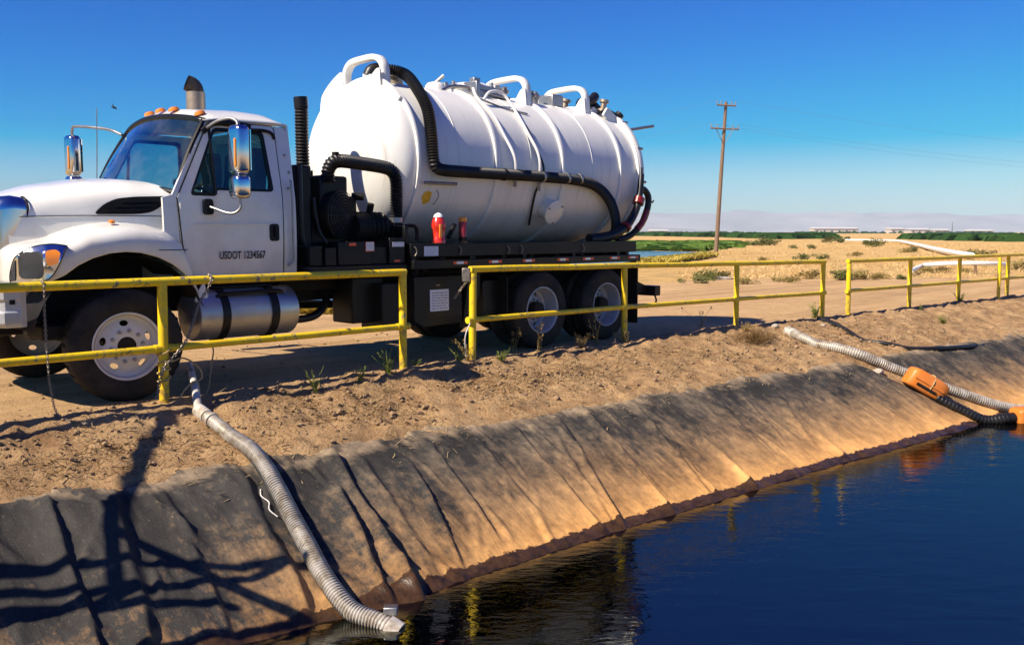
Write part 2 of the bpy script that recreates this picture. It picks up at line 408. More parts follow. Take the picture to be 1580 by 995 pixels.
class MB:
    def __init__(self): self.b = bmesh.new()
    def box(self, lo, hi, skew=None):
        vs = [self.b.verts.new((x, y, z)) for z in (lo[2], hi[2]) for y in (lo[1], hi[1]) for x in (lo[0], hi[0])]
        for f in ((0, 2, 3, 1), (4, 5, 7, 6), (0, 1, 5, 4), (2, 6, 7, 3), (0, 4, 6, 2), (1, 3, 7, 5)):
            self.b.faces.new([vs[i] for i in f])
        return self
    def tb(self, s0, s1, t0, t1, z0, z1):     # box in truck coordinates
        return self.box((-max(s0, s1), min(t0, t1), min(z0, z1)), (-min(s0, s1), max(t0, t1), max(z0, z1)))
    def rings(self, rows, closed=True, caps=True):
        vr = [[self.b.verts.new(p) for p in r] for r in rows]
        for a, b in zip(vr, vr[1:]):
            n = len(a)
            for i in range(n if closed else n - 1):
                j = (i + 1) % n
                try: self.b.faces.new((a[i], a[j], b[j], b[i]))
                except ValueError: pass
        if caps and closed:
            try:
                self.b.faces.new(vr[0][::-1]); self.b.faces.new(vr[-1])
            except ValueError: pass
        return self
    def tube(self, pts, r, n=10, caps=True, sq=None):
        pts = [Vector(p) for p in pts]; fr = frames(pts); rows = []
        for i, (p, (T, u, v)) in enumerate(zip(pts, fr)):
            rr = r(i) if callable(r) else r
            rows.append([p + (u * math.cos(2 * PI * k / n) + v * math.sin(2 * PI * k / n)) * rr for k in range(n)])
        return self.rings(rows, True, caps)
    def cyl(self, a, b, r, n=16, r2=None):
        a = Vector(a); b = Vector(b); return self.tube([a, b], lambda i: r if i == 0 else (r if r2 is None else r2), n)
    def lathe(self, prof, origin, axis, n=32, closed_prof=False, mod=None):
        """prof = [(distance along axis, radius)]"""
        axis = Vector(axis).normalized(); u = axis.orthogonal().normalized(); v = axis.cross(u); o = Vector(origin)
        pr = list(prof) + ([prof[0]] if closed_prof else [])
        rows = []
        for j, (a, r) in enumerate(prof):
            row = []
            for k in range(n):
                q = 2 * PI * k / n
                rr = r if mod is None else mod(j, k, r)
                row.append(self.b.verts.new(o + axis * a + (u * math.cos(q) + v * math.sin(q)) * max(rr, 1e-4)))
            rows.append(row)
        m = len(rows)
        for i in range(m if closed_prof else m - 1):
            a, c = rows[i], rows[(i + 1) % m]
            for k in range(n):
                self.b.faces.new((a[k], a[(k + 1) % n], c[(k + 1) % n], c[k]))
        return self
    def poly(self, outer, holes, fmap, thick=None):
        """2D outline with holes, filled, mapped to space by fmap(x, y, depth)"""
        tb = bmesh.new(); edges = []
        for loop in [outer] + list(holes):
            vs = [tb.verts.new((x, y, 0)) for x, y in loop]
            for a, b in zip(vs, vs[1:] + vs[:1]): edges.append(tb.edges.new((a, b)))
        bmesh.ops.triangle_fill(tb, edges=edges, use_beauty=True, use_dissolve=False)
        tb.verts.index_update()
        front = [self.b.verts.new(fmap(v.co.x, v.co.y, 0.)) for v in tb.verts]
        fs = [[v.index for v in f.verts] for f in tb.faces]
        for f in fs: self.b.faces.new([front[i] for i in f])
        if thick:
            back = [self.b.verts.new(fmap(v.co.x, v.co.y, -thick)) for v in tb.verts]
            for f in fs: self.b.faces.new([back[i] for i in reversed(f)])
            for e in edges:
                if len(e.link_faces) == 1:
                    a, b = e.verts[0].index, e.verts[1].index
                    self.b.faces.new((front[a], front[b], back[b], back[a]))
        tb.free(); return self
    def quad(self, a, b, c, d):
        self.b.faces.new([self.b.verts.new(p) for p in (a, b, c, d)]); return self
    def tri(self, a, b, c):
        self.b.faces.new([self.b.verts.new(p) for p in (a, b, c)]); return self
    def build(self, name, mat, parent=None, smooth=40, bevel=0., seg=2, origin=None, recalc=True, loc=None):
        if recalc: bmesh.ops.recalc_face_normals(self.b, faces=self.b.faces)
        if origin is not None:
            for v in self.b.verts: v.co -= origin
        me = bpy.data.meshes.new(name); self.b.to_mesh(me); self.b.free()
        if smooth:
            me.shade_smooth(); me.set_sharp_from_angle(angle=R(smooth))
        me.materials.append(M[mat] if isinstance(mat, str) else mat)
        o = bpy.data.objects.new(name, me); COL.objects.link(o)
        if parent: o.parent = parent
        if origin is not None: o.location = origin
        if loc is not None: o.location = loc
        if bevel:
            bv = o.modifiers.new('edge', 'BEVEL'); bv.width = bevel; bv.segments = seg; bv.limit_method = 'ANGLE'; bv.angle_limit = R(38); bv.harden_normals = False
        return o

def tag(o, label=None, cat=None, group=None, kind=None):
    if label: o['label'] = label
    if cat: o['category'] = cat
    if group: o['group'] = group
    if kind: o['kind'] = kind
    return o

def empty(name, loc, rz=0.):
    o = bpy.data.objects.new(name, None); COL.objects.link(o); o.location = loc; o.rotation_euler = (0, 0, rz)
    o.empty_display_size = .3; return o

def copy_obj(o, parent=None):
    c = o.copy(); COL.objects.link(c)
    if parent: c.parent = parent
    for ch in list(o.children): copy_obj(ch, c)
    return c

def mirror(o, parent):
    """the same part on the other side of the truck"""
    c = copy_obj(o, parent); c.scale = (c.scale[0], -c.scale[1], c.scale[2]); c.location = (c.location[0], -c.location[1], c.location[2]); return c

def rrect(x0, x1, y0, y1, r, n=5):
    out = []
    for cx, cy, a0 in ((x1 - r, y1 - r, 0), (x0 + r, y1 - r, 90), (x0 + r, y0 + r, 180), (x1 - r, y0 + r, 270)):
        for k in range(n + 1):
            a = R(a0 + 90 * k / n); out.append((cx + r * math.cos(a), cy + r * math.sin(a)))
    return out

def round_poly(pts, r, n=4):
    out = []; m = len(pts)
    for i in range(m):
        p = Vector(pts[i]); a = Vector(pts[i - 1]); b = Vector(pts[(i + 1) % m])
        da = (a - p); db = (b - p); k = min(r, da.length * .45, db.length * .45)
        A = p + da.normalized() * k; B = p + db.normalized() * k
        for j in range(n + 1):
            x = j / n; q = A * (1 - x) ** 2 + p * 2 * x * (1 - x) + B * x * x; out.append((q.x, q.y))
    return out

# ------------------------------------------------------------------ THE SETTING
WATER_Z = -1.2
POND_END = 27.
def bank_f(s, t):
    return min(t - rail_t(s), 46 - t, (s + 16) * .9, (POND_END - s) * .9)

def axis_samples(lo, hi, step, ratio, far):
    a = [lo + i * step for i in range(int((hi - lo) / step) + 1)]
    d = step; x = a[-1]; up = []
    while x < far:
        d *= ratio; x += d; up.append(x)
    d = step; x = a[0]; dn = []
    while x > -far:
        d *= ratio; x -= d; dn.append(x)
    return dn[::-1] + a + up

def grid_mesh(name, xs, ys, fpos, attrs, mat, keep=None):
    nx, ny = len(xs), len(ys); co = []; at = {k: [] for k in attrs}
    for x in xs:
        for y in ys:
            p, vals = fpos(x, y); co.append(p)
            for k in attrs: at[k].append(vals[k])
    faces = [(i * ny + j, (i + 1) * ny + j, (i + 1) * ny + j + 1, i * ny + j + 1) for i in range(nx - 1) for j in range(ny - 1)]
    me = bpy.data.meshes.new(name); me.from_pydata(co, [], faces)
    for k in attrs:
        a = me.attributes.new(k, 'FLOAT', 'POINT'); a.data.foreach_set('value', at[k])
    me.update()
    bm = bmesh.new(); bm.from_mesh(me); bmesh.ops.recalc_face_normals(bm, faces=bm.faces)
    up = sum(f.normal.z for f in list(bm.faces)[::37])
    if up < 0: bmesh.ops.reverse_faces(bm, faces=bm.faces)
    bm.to_mesh(me); bm.free(); me.shade_smooth()
    me.materials.append(M[mat]); o = bpy.data.objects.new(name, me); COL.objects.link(o); return o

def field_edge(s, t):               # > 0 out in the dry field
    a = -6.6 - t
    b = ((s - 22.4) - (t + 7.2) * 1.25) * .62
    return max(a, b)

def ground_pt(s, t):
    f = bank_f(s, t)
    e = field_edge(s, t)
    st = sstep((e + 1.0) / 3.5) if abs(s) < 4000 else 1
    if f > -.6: st *= sstep(-f / .6) if s < 40 else 1
    bk = sstep((f + .1) / .35) if f < 3 else 1
    return W(s, t, ground_h(s, t)), {'straw': st, 'bank': bk}
gs = axis_samples(-3.2, 20, .05, 1.075, 9000)
gt = axis_samples(.9, 4.4, .05, 1.075, 9000)
ground = tag(grid_mesh('ground', gs, gt, ground_pt, ('straw', 'bank'), 'ground'), kind='structure')

# folds of the liner: (s, g) start, (s, g) end, height, width
FOLDS = [((-1.22, -.1), (-1.42, 1.6), .075, .10), ((-.80, .05), (-1.14, 1.5), .085, .16), ((-.42, .0), (-.62, 1.5), .05, .14),
         ((.20, -.1), (-.05, 1.5), .08, .17), ((1.06, -.1), (.80, 1.7), .13, .13), ((.88, .35), (.56, 1.6), .09, .10), ((1.30, .1), (1.12, 1.4), .04, .12),
         ((3.17, -.05), (3.00, 1.6), .045, .07), ((3.84, 0), (3.20, 1.6), .05, .08), ((4.28, -.1), (3.96, 1.6), .05, .07),
         ((5.5, -.1), (5.30, 1.6), .055, .05), ((5.05, .0), (4.62, 1.5), .03, .05), ((9.9, .0), (10.0, 1.3), .03, .06), ((6.9, .1), (6.62, 1.0), .03, .05), ((3.55, .3), (3.12, 1.5), .03, .05), ((4.56, .02), (5.36, .85), .03, .06), ((7.37, .0), (7.30, 1.5), .03, .08), ((6.4, .1), (6.1, 1.2), .02, .05),
         ((2.1, .0), (1.9, 1.3), .03, .06), ((3.0, .05), (3.9, .75), .028, .03), ((5.9, .1), (6.7, .9), .028, .03), ((7.7, .0), (7.0, 1.2), .035, .035), ((1.75, .2), (1.35, 1.45), .05, .05), ((4.9, .6), (4.75, 1.5), .03, .03), ((2.6, .1), (2.5, 1.2), .02, .08), ((8.93, -.1), (9.2, 1.4), .04, .10), ((8.1, .0), (8.4, 1.0), .03, .08),
         ((10.9, -.1), (12.0, 1.5), .10, .22), ((11.8, -.1), (12.9, 1.5), .06, .12), ((13.5, -.1), (14.2, 1.4), .08, .16), ((15.2, -.1), (15.8, 1.4), .06, .14), ((17.2, -.1), (17.8, 1.4), .06, .14), ((19.4, -.1), (19.9, 1.4), .06, .14)]
def fold_h(s, g):
    z = 0
    for (a0, g0), (a1, g1), hh, w in FOLDS:
        if g < g0 or g > g1: continue
        u = (g - g0) / (g1 - g0); c = a0 + (a1 - a0) * u + .03 * nz(g * 2.3, a0 * 5)
        d = s - c
        if abs(d) > 4 * w: continue
        fade = sstep(u / .15) * sstep((1 - u) / .12) * (.75 + .5 * nz(a0 * 9, g * 1.7))
        z += 1.25 * hh * fade * (math.exp(-(-d / w) ** 1.3) if d < 0 else math.exp(-(d / (w * .28)) ** 2))
    return z
_r = random.Random(21)
WRINK = [(_r.uniform(-2.6, 2.6), _r.uniform(.05, 1.4), _r.uniform(.5, 2.4), _r.uniform(.12, .40), _r.uniform(.012, .035), _r.uniform(.018, .04)) for _ in range(60)]
WRINK += [(_r.uniform(2.4, 13), _r.uniform(.0, 1.2), _r.uniform(1.0, 1.9), _r.uniform(.12, .42), _r.uniform(.008, .018), _r.uniform(.014, .03)) for _ in range(110)]
def liner_z(s, g):
    L = liner_off(s); z = profile(L + g, L)
    left = sstep((2.6 - s) / 2.4)
    body = sstep((g + .05) / .2)
    d = fold_h(s, g) + body * ((.016 + .03 * left) * fbm(s * 1.9 - g * .8, g * .9, 6, 3) + (.006 + .012 * left) * fbm(s * 6.5 - g * 2, g * 2.2, 8, 3) + .004 * left * nz(s * 21, g * 17))
    for (ca, cg, an, ln, hh, w) in WRINK:
        dx = s - ca; dy = g - cg
        if abs(dx) > .5 or abs(dy) > .6: continue
        x = dx * math.cos(an) + dy * math.sin(an); y = -dx * math.sin(an) + dy * math.cos(an) + .10 * (dx * dx)
        if abs(x) < ln: d += hh * (1 - (x / ln) ** 2) ** 2 * (math.exp(-(y / w) ** 2) - .35 * math.exp(-((y - w * 2) / w) ** 2))
    d -= .10 * math.exp(-((s - (10.25 + .55 * max(0, g))) / .30) ** 2) * sstep((g + .3) / .4)
    d += .02 * math.exp(-((g - 1.47) / .05) ** 2) * (.6 + nz(s * 5, 2.2))
    return z + .022 + d
def liner_pt(s, g):
    L = liner_off(s); edge = .04 + .11 * fbm(s * 1.3, 5.5) + .05 * nz(s * 6.1, 3.3)
    z = liner_z(s, g)
    if g < -edge: z = ground_h(s, rail_t(s) + L + g) - .03
    left = sstep((2.8 - s) / 3.0); run = max(0, g) / 1.45
    du = (1 - left) * (.21 + .64 * run ** 2.1) + left * (.05 + .24 * run ** 1.5)
    du += .55 * sstep((.20 + .16 * fbm(s * 2.1, 8.8) - g) / .22) * (.4 + .6 * (fbm(s * 3.7, g * 5, 2) > -.1))
    du += .10 * fbm(s * .6, g * .8, 3)
    du += .20 * math.exp(-((s + .05) / .28) ** 2) * sstep((g - .5) / .8)
    wet = sstep((g - 1.33) / .12)
    return W(s, rail_t(s) + L + g, z), {'dust': du, 'wet': wet, 'run': run, 'ss': s}
def frange(a, b, st): return [a + i * st for i in range(int(round((b - a) / st)) + 1)]
ls = frange(-7, -2.6, .11) + frange(-2.5, 7, .016) + frange(7.03, 14, .035) + frange(14.1, 26, .12)
liner = grid_mesh('pond_liner', ls, frange(-.3, 2.9, .035), liner_pt, ('dust', 'wet', 'run', 'ss'), 'liner')
tag(liner, 'black geotextile liner with folds and orange dust sloping down into the pond', 'pond liner')

wb = MB(); wb.quad(W(-17, 2.0, WATER_Z), W(28, 2.0, WATER_Z), W(28, 48, WATER_Z), W(-17, 48, WATER_Z))
tag(wb.build('pond_water', 'water', smooth=0), kind='structure')

# ------------------------------------------------------------------ THE TRUCK
truck = empty('vacuum_truck', ORG, PI / 2 - TH + PI)
# local x must point forward (-REAR), local y to the pond side
truck.rotation_euler = (0, 0, math.atan2(-REAR.y, -REAR.x))
tag(truck, 'white vacuum tanker truck with long hood parked behind the yellow rails', 'tanker truck')
T = truck

# ---- hood
HS = [(-.74, 1.905, .575), (-.4, 2.005, .66), (0, 2.075, .79), (.3, 2.10, .885), (.64, 2.085, .985)]
def hz(s): return tab([(a, b) for a, b, c in HS], s)
def hw(s): return tab([(a, c) for a, b, c in HS], s)
NH = 2.9
def hood_p(s, q):                    # q 0 = side bottom .. 1 = centre line
    zc, w = hz(s), hw(s); zs = zc - .30
    if q < .25: return (w + .012 * (1 - q / .25), 1.38 + (zs - 1.38) * q / .25)
    a = (q - .25) / .75 * PI / 2
    return (w * math.cos(a) ** (2 / NH), zs + (zc - zs) * math.sin(a) ** (2 / NH) + .0)
def hood_t(s, z):
    zc, w = hz(s), hw(s); zs = zc - .30
    if z <= zs: return w
    return w * max(0, 1 - ((z - zs) / (zc - zs)) ** NH) ** (1 / NH)
rows = []
QS = [i / 18 for i in range(19)]
for i in range(25):
    v = i / 24; row = []
    for sgn in (1, -1):
        for q in (QS if sgn > 0 else QS[::-1][1:]):
            t, z = hood_p(-.74 + 1.38 * v, q)
            s = -.74 + (.45 + .22 * min(1, (t / .98) ** 2) + .74) * v
            t, z = hood_p(s, q)
            zz = z + .012 * math.exp(-(t / .12) ** 2) * 1.0
            row.append(V(s, sgn * t, zz))
    rows.append(row)
hood = MB().rings(rows, closed=False).build('hood', 'white', T, smooth=50)
for sgn in (1, -1):
    pl = [(-.06, 1.735), (.03, 1.83), (.14, 1.885), (.30, 1.905), (.56, 1.915), (.575, 1.89), (.50, 1.80), (.42, 1.755), (.30, 1.738)]
    fm = lambda s, z, d, sg=sgn: V(s, sg * (hood_t(s, z) + .012 + d), z)
    dense = round_poly(pl, .05)
    vent = MB().poly(dense, [], fm, .02).build('hood_vent', 'frame', hood)
    sl = MB()
    for k in range(3):
        z0 = 1.765 + .042 * k; s0 = .04 + .07 * k
        sl.poly([(s0, z0), (s0 + .34, z0 + .012), (s0 + .36, z0 + .024), (s0 + .02, z0 + .012)], [], lambda s, z, d, sg=sgn: V(s, sg * (hood_t(s, z) + .022 + d), z), .015)
    sl.build('vent_slat', 'black', hood)
    MB().tube([V(s, sgn * (hood_t(s, z) + .006), z) for s, z in ((-.70, 1.705), (-.4, 1.715), (-.1, 1.722), (.2, 1.722), (.55, 1.72))], .0035, 6).build('panel_seam', 'frame', hood)

# ---- fenders: one column of section points after another, from the door round to the nose
AZ, AR = .53, .86
def arch_lip(s): return AZ + math.sqrt(max(0, AR ** 2 - (s - .05) ** 2))
FC = [(.80, 1.02), (.76, 1.16), (.70, 1.36), (.62, 1.505), (.50, 1.585), (.36, 1.63), (.20, 1.65), (.05, 1.652), (-.10, 1.635), (-.25, 1.60), (-.38, 1.55), (-.50, 1.50)]
def sup(a, n): return math.cos(a) ** (2 / n), math.sin(a) ** (2 / n)
NOSE = [(-.50, 1.20), (-.62, 1.155), (-.72, 1.08), (-.79, .98), (-.835, .86), (-.85, .74), (-.85, .62)]
def fender_rows(sgn):
    rows = []
    def col(inner, outer, zc, zb, zl, zin):
        row = []
        for k in range(5):              # from lip up to base of the crown, slightly inwards curved lip
            u = k / 5; row.append(V(outer[0], sgn * outer[1], zl + (zb - zl) * u))
        for k in range(13):
            a = PI / 2 * k / 12; c, sn = sup(a, 2.5)
            s = inner[0] + (outer[0] - inner[0]) * c; t = inner[1] + (outer[1] - inner[1]) * c
            row.append(V(s, sgn * t, zb + (zc - zb) * sn + (zin - zc) * (1 - c) ** 3))
        rows.append(row)
    for s, zc in FC:
        to = 1.205 if s < .5 else 1.205 - .10 * ((s - .5) / .3) ** 1.5
        zl = max(.95, arch_lip(s)); zb = max(zl + .02, zc - (.20 if s > -.2 else .17))
        ti = hood_t(s, zc) - .03 if s < .6 else .94
        col((s, ti), (s, to), zc, zb, zl, zc + .015)
    zl0 = arch_lip(-.5)
    for i, (s, t) in enumerate(NOSE[1:]):
        u = (i + 1) / (len(NOSE) - 1)
        zc = 1.50 - .055 * u; zl = max(1.105, zl0 - .12 * min(1, u * 3)); zb = zc - .12
        col((-.50 - .22 * u, .60 - .02 * u), (s, t), zc, zb, zl, zc + .02)
    return rows
for sgn in (1, -1):
    fe = MB().rings(fender_rows(sgn), closed=False).build('fender', 'white', T, smooth=55)
    sd = fe.modifiers.new('thick', 'SOLIDIFY'); sd.thickness = .018; sd.offset = -1
    MB().tube([V(s, sgn * (1.208 - .10 * max(0, (s - .5) / .3) ** 1.5), 1.40) for s in (.36, .45, .54, .62, .67)], .004, 5).build('fender_seam', 'frame', fe)
    # inner wheel well
    well = [[V(.05 + (AR - .03) * math.cos(R(a)), sgn * t, AZ + (AR - .03) * math.sin(R(a))) for a in range(8, 176, 8)] for t in (1.16, .55)]
    MB().rings(well, closed=False).build('wheel_well', 'frame', fe)
    ma = MB(); ma.lathe([(0, .0), (.012, .032), (.03, .028), (.04, .0)], V(.02, sgn * .985, 1.645), (0, sgn * .25, 1), 14)
    mo = ma.build('fender_marker_lamp', 'amber', fe); mo.scale = (1, 1, 1)

# nose curve helper for lamps
def nose_pt(c):
    P = [Vector((a, b)) for a, b in NOSE]; L = 0
    if c <= 0: return P[0] + Vector((1, .02)) * (-c), (P[1] - P[0]).normalized()
    for a, b in zip(P, P[1:]):
        d = (b - a).length
        if L + d >= c: return a + (b - a) * ((c - L) / d), (b - a).normalized()
        L += d
    return P[-1], (P[-1] - P[-2]).normalized()
def nose_map(sgn, off):
    def f(c, z, d):
        p, tg = nose_pt(c); nn = Vector((-tg.y, tg.x)); 
        if nn.y < 0 and c < .2: nn = -nn
        if nn.x > 0: nn = -nn
        back = max(0, z - 1.36) * .55       # the lamp leans back with the fender
        q = p + nn * (off + d - back)
        return V(q.x, sgn * q.y, z)
    return f
LAMP = [(-.04, 1.448), (-.015, 1.415), (.03, 1.30), (.09, 1.19), (.17, 1.13), (.33, 1.118), (.46, 1.125), (.46, 1.20), (.42, 1.31), (.34, 1.40), (.22, 1.452), (.08, 1.468)]
def dens(poly, st=.03):
    out = []
    for a, b in zip(poly, poly[1:] + poly[:1]):
        a = Vector(a); b = Vector(b); n = max(1, int((b - a).length / st))
        for k in range(n): q = a.lerp(b, k / n); out.append((q.x, q.y))
    return out
for sgn in (1, -1):
    hole = dens(rrect(.15, .36, 1.165, 1.40, .05))
    hole2 = dens(round_poly([(.045, 1.30), (.125, 1.27), (.135, 1.41), (.06, 1.42), (.02, 1.39)], .02))
    hl = MB().poly(dens(round_poly(LAMP, .05)), [hole, hole2], nose_map(sgn, .036), .035).build('headlight', 'chrome', T)
    nm_ = nose_map(sgn, .034); MB().tube([nm_(c, z, 0) for c, z in dens(round_poly(LAMP, .05)) + dens(round_poly(LAMP, .05))[:1]], .006, 6, caps=False).build('lamp_gap', 'frame', hl)
    hole3 = dens(round_poly([(.388, 1.15), (.448, 1.14), (.445, 1.21), (.40, 1.31), (.378, 1.33)], .015))
    MB().poly(hole3, [], nose_map(sgn, .040), .01).build('inner_reflector', 'lens', hl)
    MB().poly(round_poly([(.135, 1.275), (.15, 1.28), (.158, 1.40), (.138, 1.41)], .005), [], nose_map(sgn, .041), .008).build('side_reflector', 'paper', hl)
    MB().poly(hole, [], nose_map(sgn, .034), .01).build('lamp_face', 'lens', hl)
    MB().poly(hole2, [], nose_map(sgn, .038), .01).build('turn_signal', 'amber', hl)

# ---- grille surround and grille
def gl_loop(s, hw_, zt, zb=1.12):
    pts = []
    for k in range(9):
        a = R(10 * k + 10 * k / 80); a = PI / 2 * k / 8; pts.append((hw_ - .12 + .12 * math.cos(a), zt - .12 + .12 * math.sin(a)))
    full = [(hw_ - .06, zb)] + pts + [(-x, z) for x, z in pts[::-1]] + [(-(hw_ - .06), zb)]
    return [V(s + .05 * (abs(x) / .6) ** 2 + .10 * (z - 1.5), x, z) for x, z in full]
gr = MB().rings([gl_loop(-.66, .605, 1.885), gl_loop(-.76, .61, 1.90), gl_loop(-.86, .575, 1.885), gl_loop(-.91, .52, 1.84), gl_loop(-.91, .46, 1.80), gl_loop(-.88, .42, 1.765), gl_loop(-.80, .41, 1.755)], closed=True, caps=False).build('grille_surround', 'chrome', T, smooth=60)
MB().poly([(-.40, 1.14), (.40, 1.14), (.40, 1.75), (-.40, 1.75)], [], lambda t, z, d: V(-.80 - d, t, z), .02).build('grille_mesh', 'frame', gr)
MB().tube([p * 1.0 for p in gl_loop(-.655, .612, 1.89)], .007, 6).build('surround_gap', 'frame', gr)
gb = MB()
for k in range(6): gb.tb(-.86, -.82, -.41, .41, 1.20 + k * .092, 1.235 + k * .092)
gb.build('grille_bar', 'chrome', gr, bevel=.006)

# ---- bumper
plan = [(-.86, 1.20), (-.98, 1.18), (-1.06, 1.09), (-1.12, .85), (-1.15, .4), (-1.155, 0)]
plan = plan + [(s, -t) for s, t in plan[::-1][1:]]
bsec = [(.0, .76), (-.03, .80), (-.03, .89), (-.012, .905), (-.012, .985), (-.03, 1.0), (-.03, 1.08), (.0, 1.105)]
rows = []
for i, (s, t) in enumerate(plan):
    k = 1 if abs(t) < 1.15 else .6
    rows.append([V(s + d * k, t + (0 if abs(t) < 1 else -d * .5 * (1 if t > 0 else -1)), z) for d, z in bsec] + [V(s + .05, t * .97, 1.105), V(s + .05, t * .97, .76)])
bp = MB().rings(rows).build('front_bumper', 'bumper', T, smooth=30, bevel=.006)
MB().tb(-.955, -.915, 1.18, 1.212, .96, 1.0).build('bumper_slot', 'frame', bp)
MB().tb(-1.0, -.2, -.42, .42, .62, .9).build('front_cross_member', 'frame', T, bevel=.02)

# ---- cab
BELT, TOPZ = 1.93, 2.69
def cab_t(z):
    return 1.035 - .02 * ((z - 1.5) / .45) ** 2 if z < BELT else 1.020 - (z - BELT) / (TOPZ - BELT) * .125
def wall_map(sg, off):
    return lambda s, z, d: V(s, sg * (cab_t(z) + off + d), z)
WINDOW = round_poly([(.775, 1.925), (1.055, 1.925), (1.07, 1.985), (1.72, 1.985), (1.665, 2.615), (1.10, 2.615)], .055)
DOORP = [(.655, BELT), (.68, 1.45), (.735, 1.22), (.81, 1.115), (.9, 1.09), (1.80, 1.09), (1.815, BELT), (1.80, 2.64), (1.77, 2.675), (1.075, 2.675), (1.05, 2.655)]
DOORP = [(.645, 1.90)] + DOORP[1:]
rear_doors = {}
cabm = MB()
for sg in (1, -1):
    dr = MB().poly(dens(DOORP, .06), [dens(WINDOW, .05)], wall_map(sg, .010), .035).build('door', 'white', T, smooth=35)
    fr_in = [(Vector((x, y)) - Vector((1.25, 2.25))) for x, y in WINDOW]
    inner = [tuple(Vector((1.25, 2.25)) + Vector((v.x * .925, v.y * .90))) for v in fr_in]
    MB().poly(dens(WINDOW, .05), [dens(inner, .05)], wall_map(sg, .013), .03).build('window_gasket', 'black', dr)
    MB().poly(dens(inner, .06), [], wall_map(sg, -.006), None).build('side_window', 'side_glass', dr, smooth=0)
    MB().tube([V(1.055, sg * (cab_t(z) + .006), z) for z in (1.94, 2.2, 2.4, 2.612)], .017, 8).build('vent_bar', 'black', dr)
    # handle: a dark recess with a pull
    hb = MB().poly(rrect(1.645, 1.755, 1.475, 1.655, .03), [], wall_map(sg, .015), .02).build('door_handle', 'black', dr)
    MB().poly(rrect(1.69, 1.72, 1.51, 1.63, .012), [], wall_map(sg, .028), .02).build('handle_pull', 'frame', dr, bevel=.003)
    MB().poly([(.80, 1.635), (1.79, 1.650), (1.79, 1.662), (.80, 1.647)], [], wall_map(sg, .0145), .006).build('door_crease', 'white', dr, bevel=.002)
    # pillar strip behind the door, A pillar, cowl side
    cabm.poly(dens([(1.823, 1.09), (1.97, 1.09), (1.975, BELT), (1.955, 2.60), (1.92, 2.67), (1.81, 2.675), (1.823, BELT)], .08), [], wall_map(sg, .004), .03)
    cabm.poly(dens([(.50, 1.40), (.66, 1.40), (.635, 1.90), (1.04, 2.66), (1.00, 2.66), (.60, 1.93), (.50, 1.90)], .05), [], wall_map(sg, .002), .03)
    cabm.tb(.70, 1.9, sg * .80, sg * 1.0, 1.06, 1.10)
WB = lambda t: (.43 + .235 * (abs(t) / .985) ** 2, 2.045 - .095 * (abs(t) / .985) ** 2)      # windscreen base (s, z)
WT = lambda t: (.915 + .115 * (abs(t) / .89) ** 2, 2.765 - .085 * (abs(t) / .89) ** 2)
def wind(u, v):
    tb_, tt = .985 * u, .875 * u
    a, b = WB(tb_), WT(tt); s = a[0] + (b[0] - a[0]) * v; z = a[1] + (b[1] - a[1]) * v; t = tb_ + (tt - tb_) * v
    return V(s - .03 * math.sin(PI * v), t, z)
US = [-1 + i / 12 for i in range(25)]; VS = [i / 10 for i in range(11)]
# roof
rows = []
for i in range(15):
    v = i / 14; row = []
    for k in range(29):
        u = -1 + k / 14; t = .905 * u
        s0, z0 = WT(.875 * u); s = s0 - .02 + (1.97 - s0 + .02) * v
        hgt = (1 - abs(u) ** 4) * .065 + .012
        front = sstep(v / .16); back = 1 - sstep((v - .88) / .12) * .8
        zb = z0 + (2.70 - z0) * v
        row.append(V(s, t, zb + .004 + (hgt + .075 * (1 - abs(u) ** 3) * min(1, v * 1.6)) * front * back))
    rows.append(row)
roof = MB().rings(rows, closed=False).build('cab_roof', 'white', T, smooth=50)
rs_ = roof.modifiers.new('thick', 'SOLIDIFY'); rs_.thickness = .02; rs_.offset = -1
# rear wall with a window
cabm.poly(dens([(-1.02, 1.09), (1.02, 1.09), (1.02, BELT), (.90, 2.69), (-.90, 2.69), (-1.02, BELT)], .15), [rrect(-.62, .62, 2.02, 2.58, .06)], lambda t, z, d: V(1.975 + d, t, z), .03)
cabm.tb(.62, 1.95, -1.0, 1.0, 1.07, 1.13)
cabm.tb(.60, .66, -.96, .96, 1.10, 1.92)
cab = cabm.build('cab_shell', 'white', T, smooth=35)
MB().poly(rrect(-.62, .62, 2.02, 2.58, .06), [], lambda t, z, d: V(1.97, t, z), None).build('rear_window', 'side_glass', cab, smooth=0)
gsk = MB().tube([wind(u, 0) for u in US] + [wind(1, v) for v in VS[1:]] + [wind(-u, 1) for u in US[1:]] + [wind(-1, 1 - v) for v in VS[1:]], .030, 8)
ws = MB().rings([[wind(u, v) for u in US] for v in VS], closed=False).build('windshield', 'glass', T, smooth=60)
gsk.build('windshield_gasket', 'black', ws)
for t0, ang in ((.25, .62), (-.45, .62)):
    a = wind(t0 / .985, .02) + Vector((.03, 0, .0)); b = wind((t0 - .42) / .97, .10) + Vector((.028, 0, .01))
    MB().tube([a, a.lerp(b, .5) + Vector((.015, 0, .01)), b], .009, 6).build('wiper', 'black', ws)
# marker lamps along the roof front
for t in (-.80, -.28, 0, .28, .72):
    s0, z0 = WT(t * .97)
    MB().lathe([(0, .058), (.014, .056), (.034, .042), (.042, .0)], V(s0 + .085, t, z0 + .055 * (1 - abs(t / .9) ** 3) + .016), (.35, 0, 1), 12).build('roof_marker_lamp', 'amber', roof)
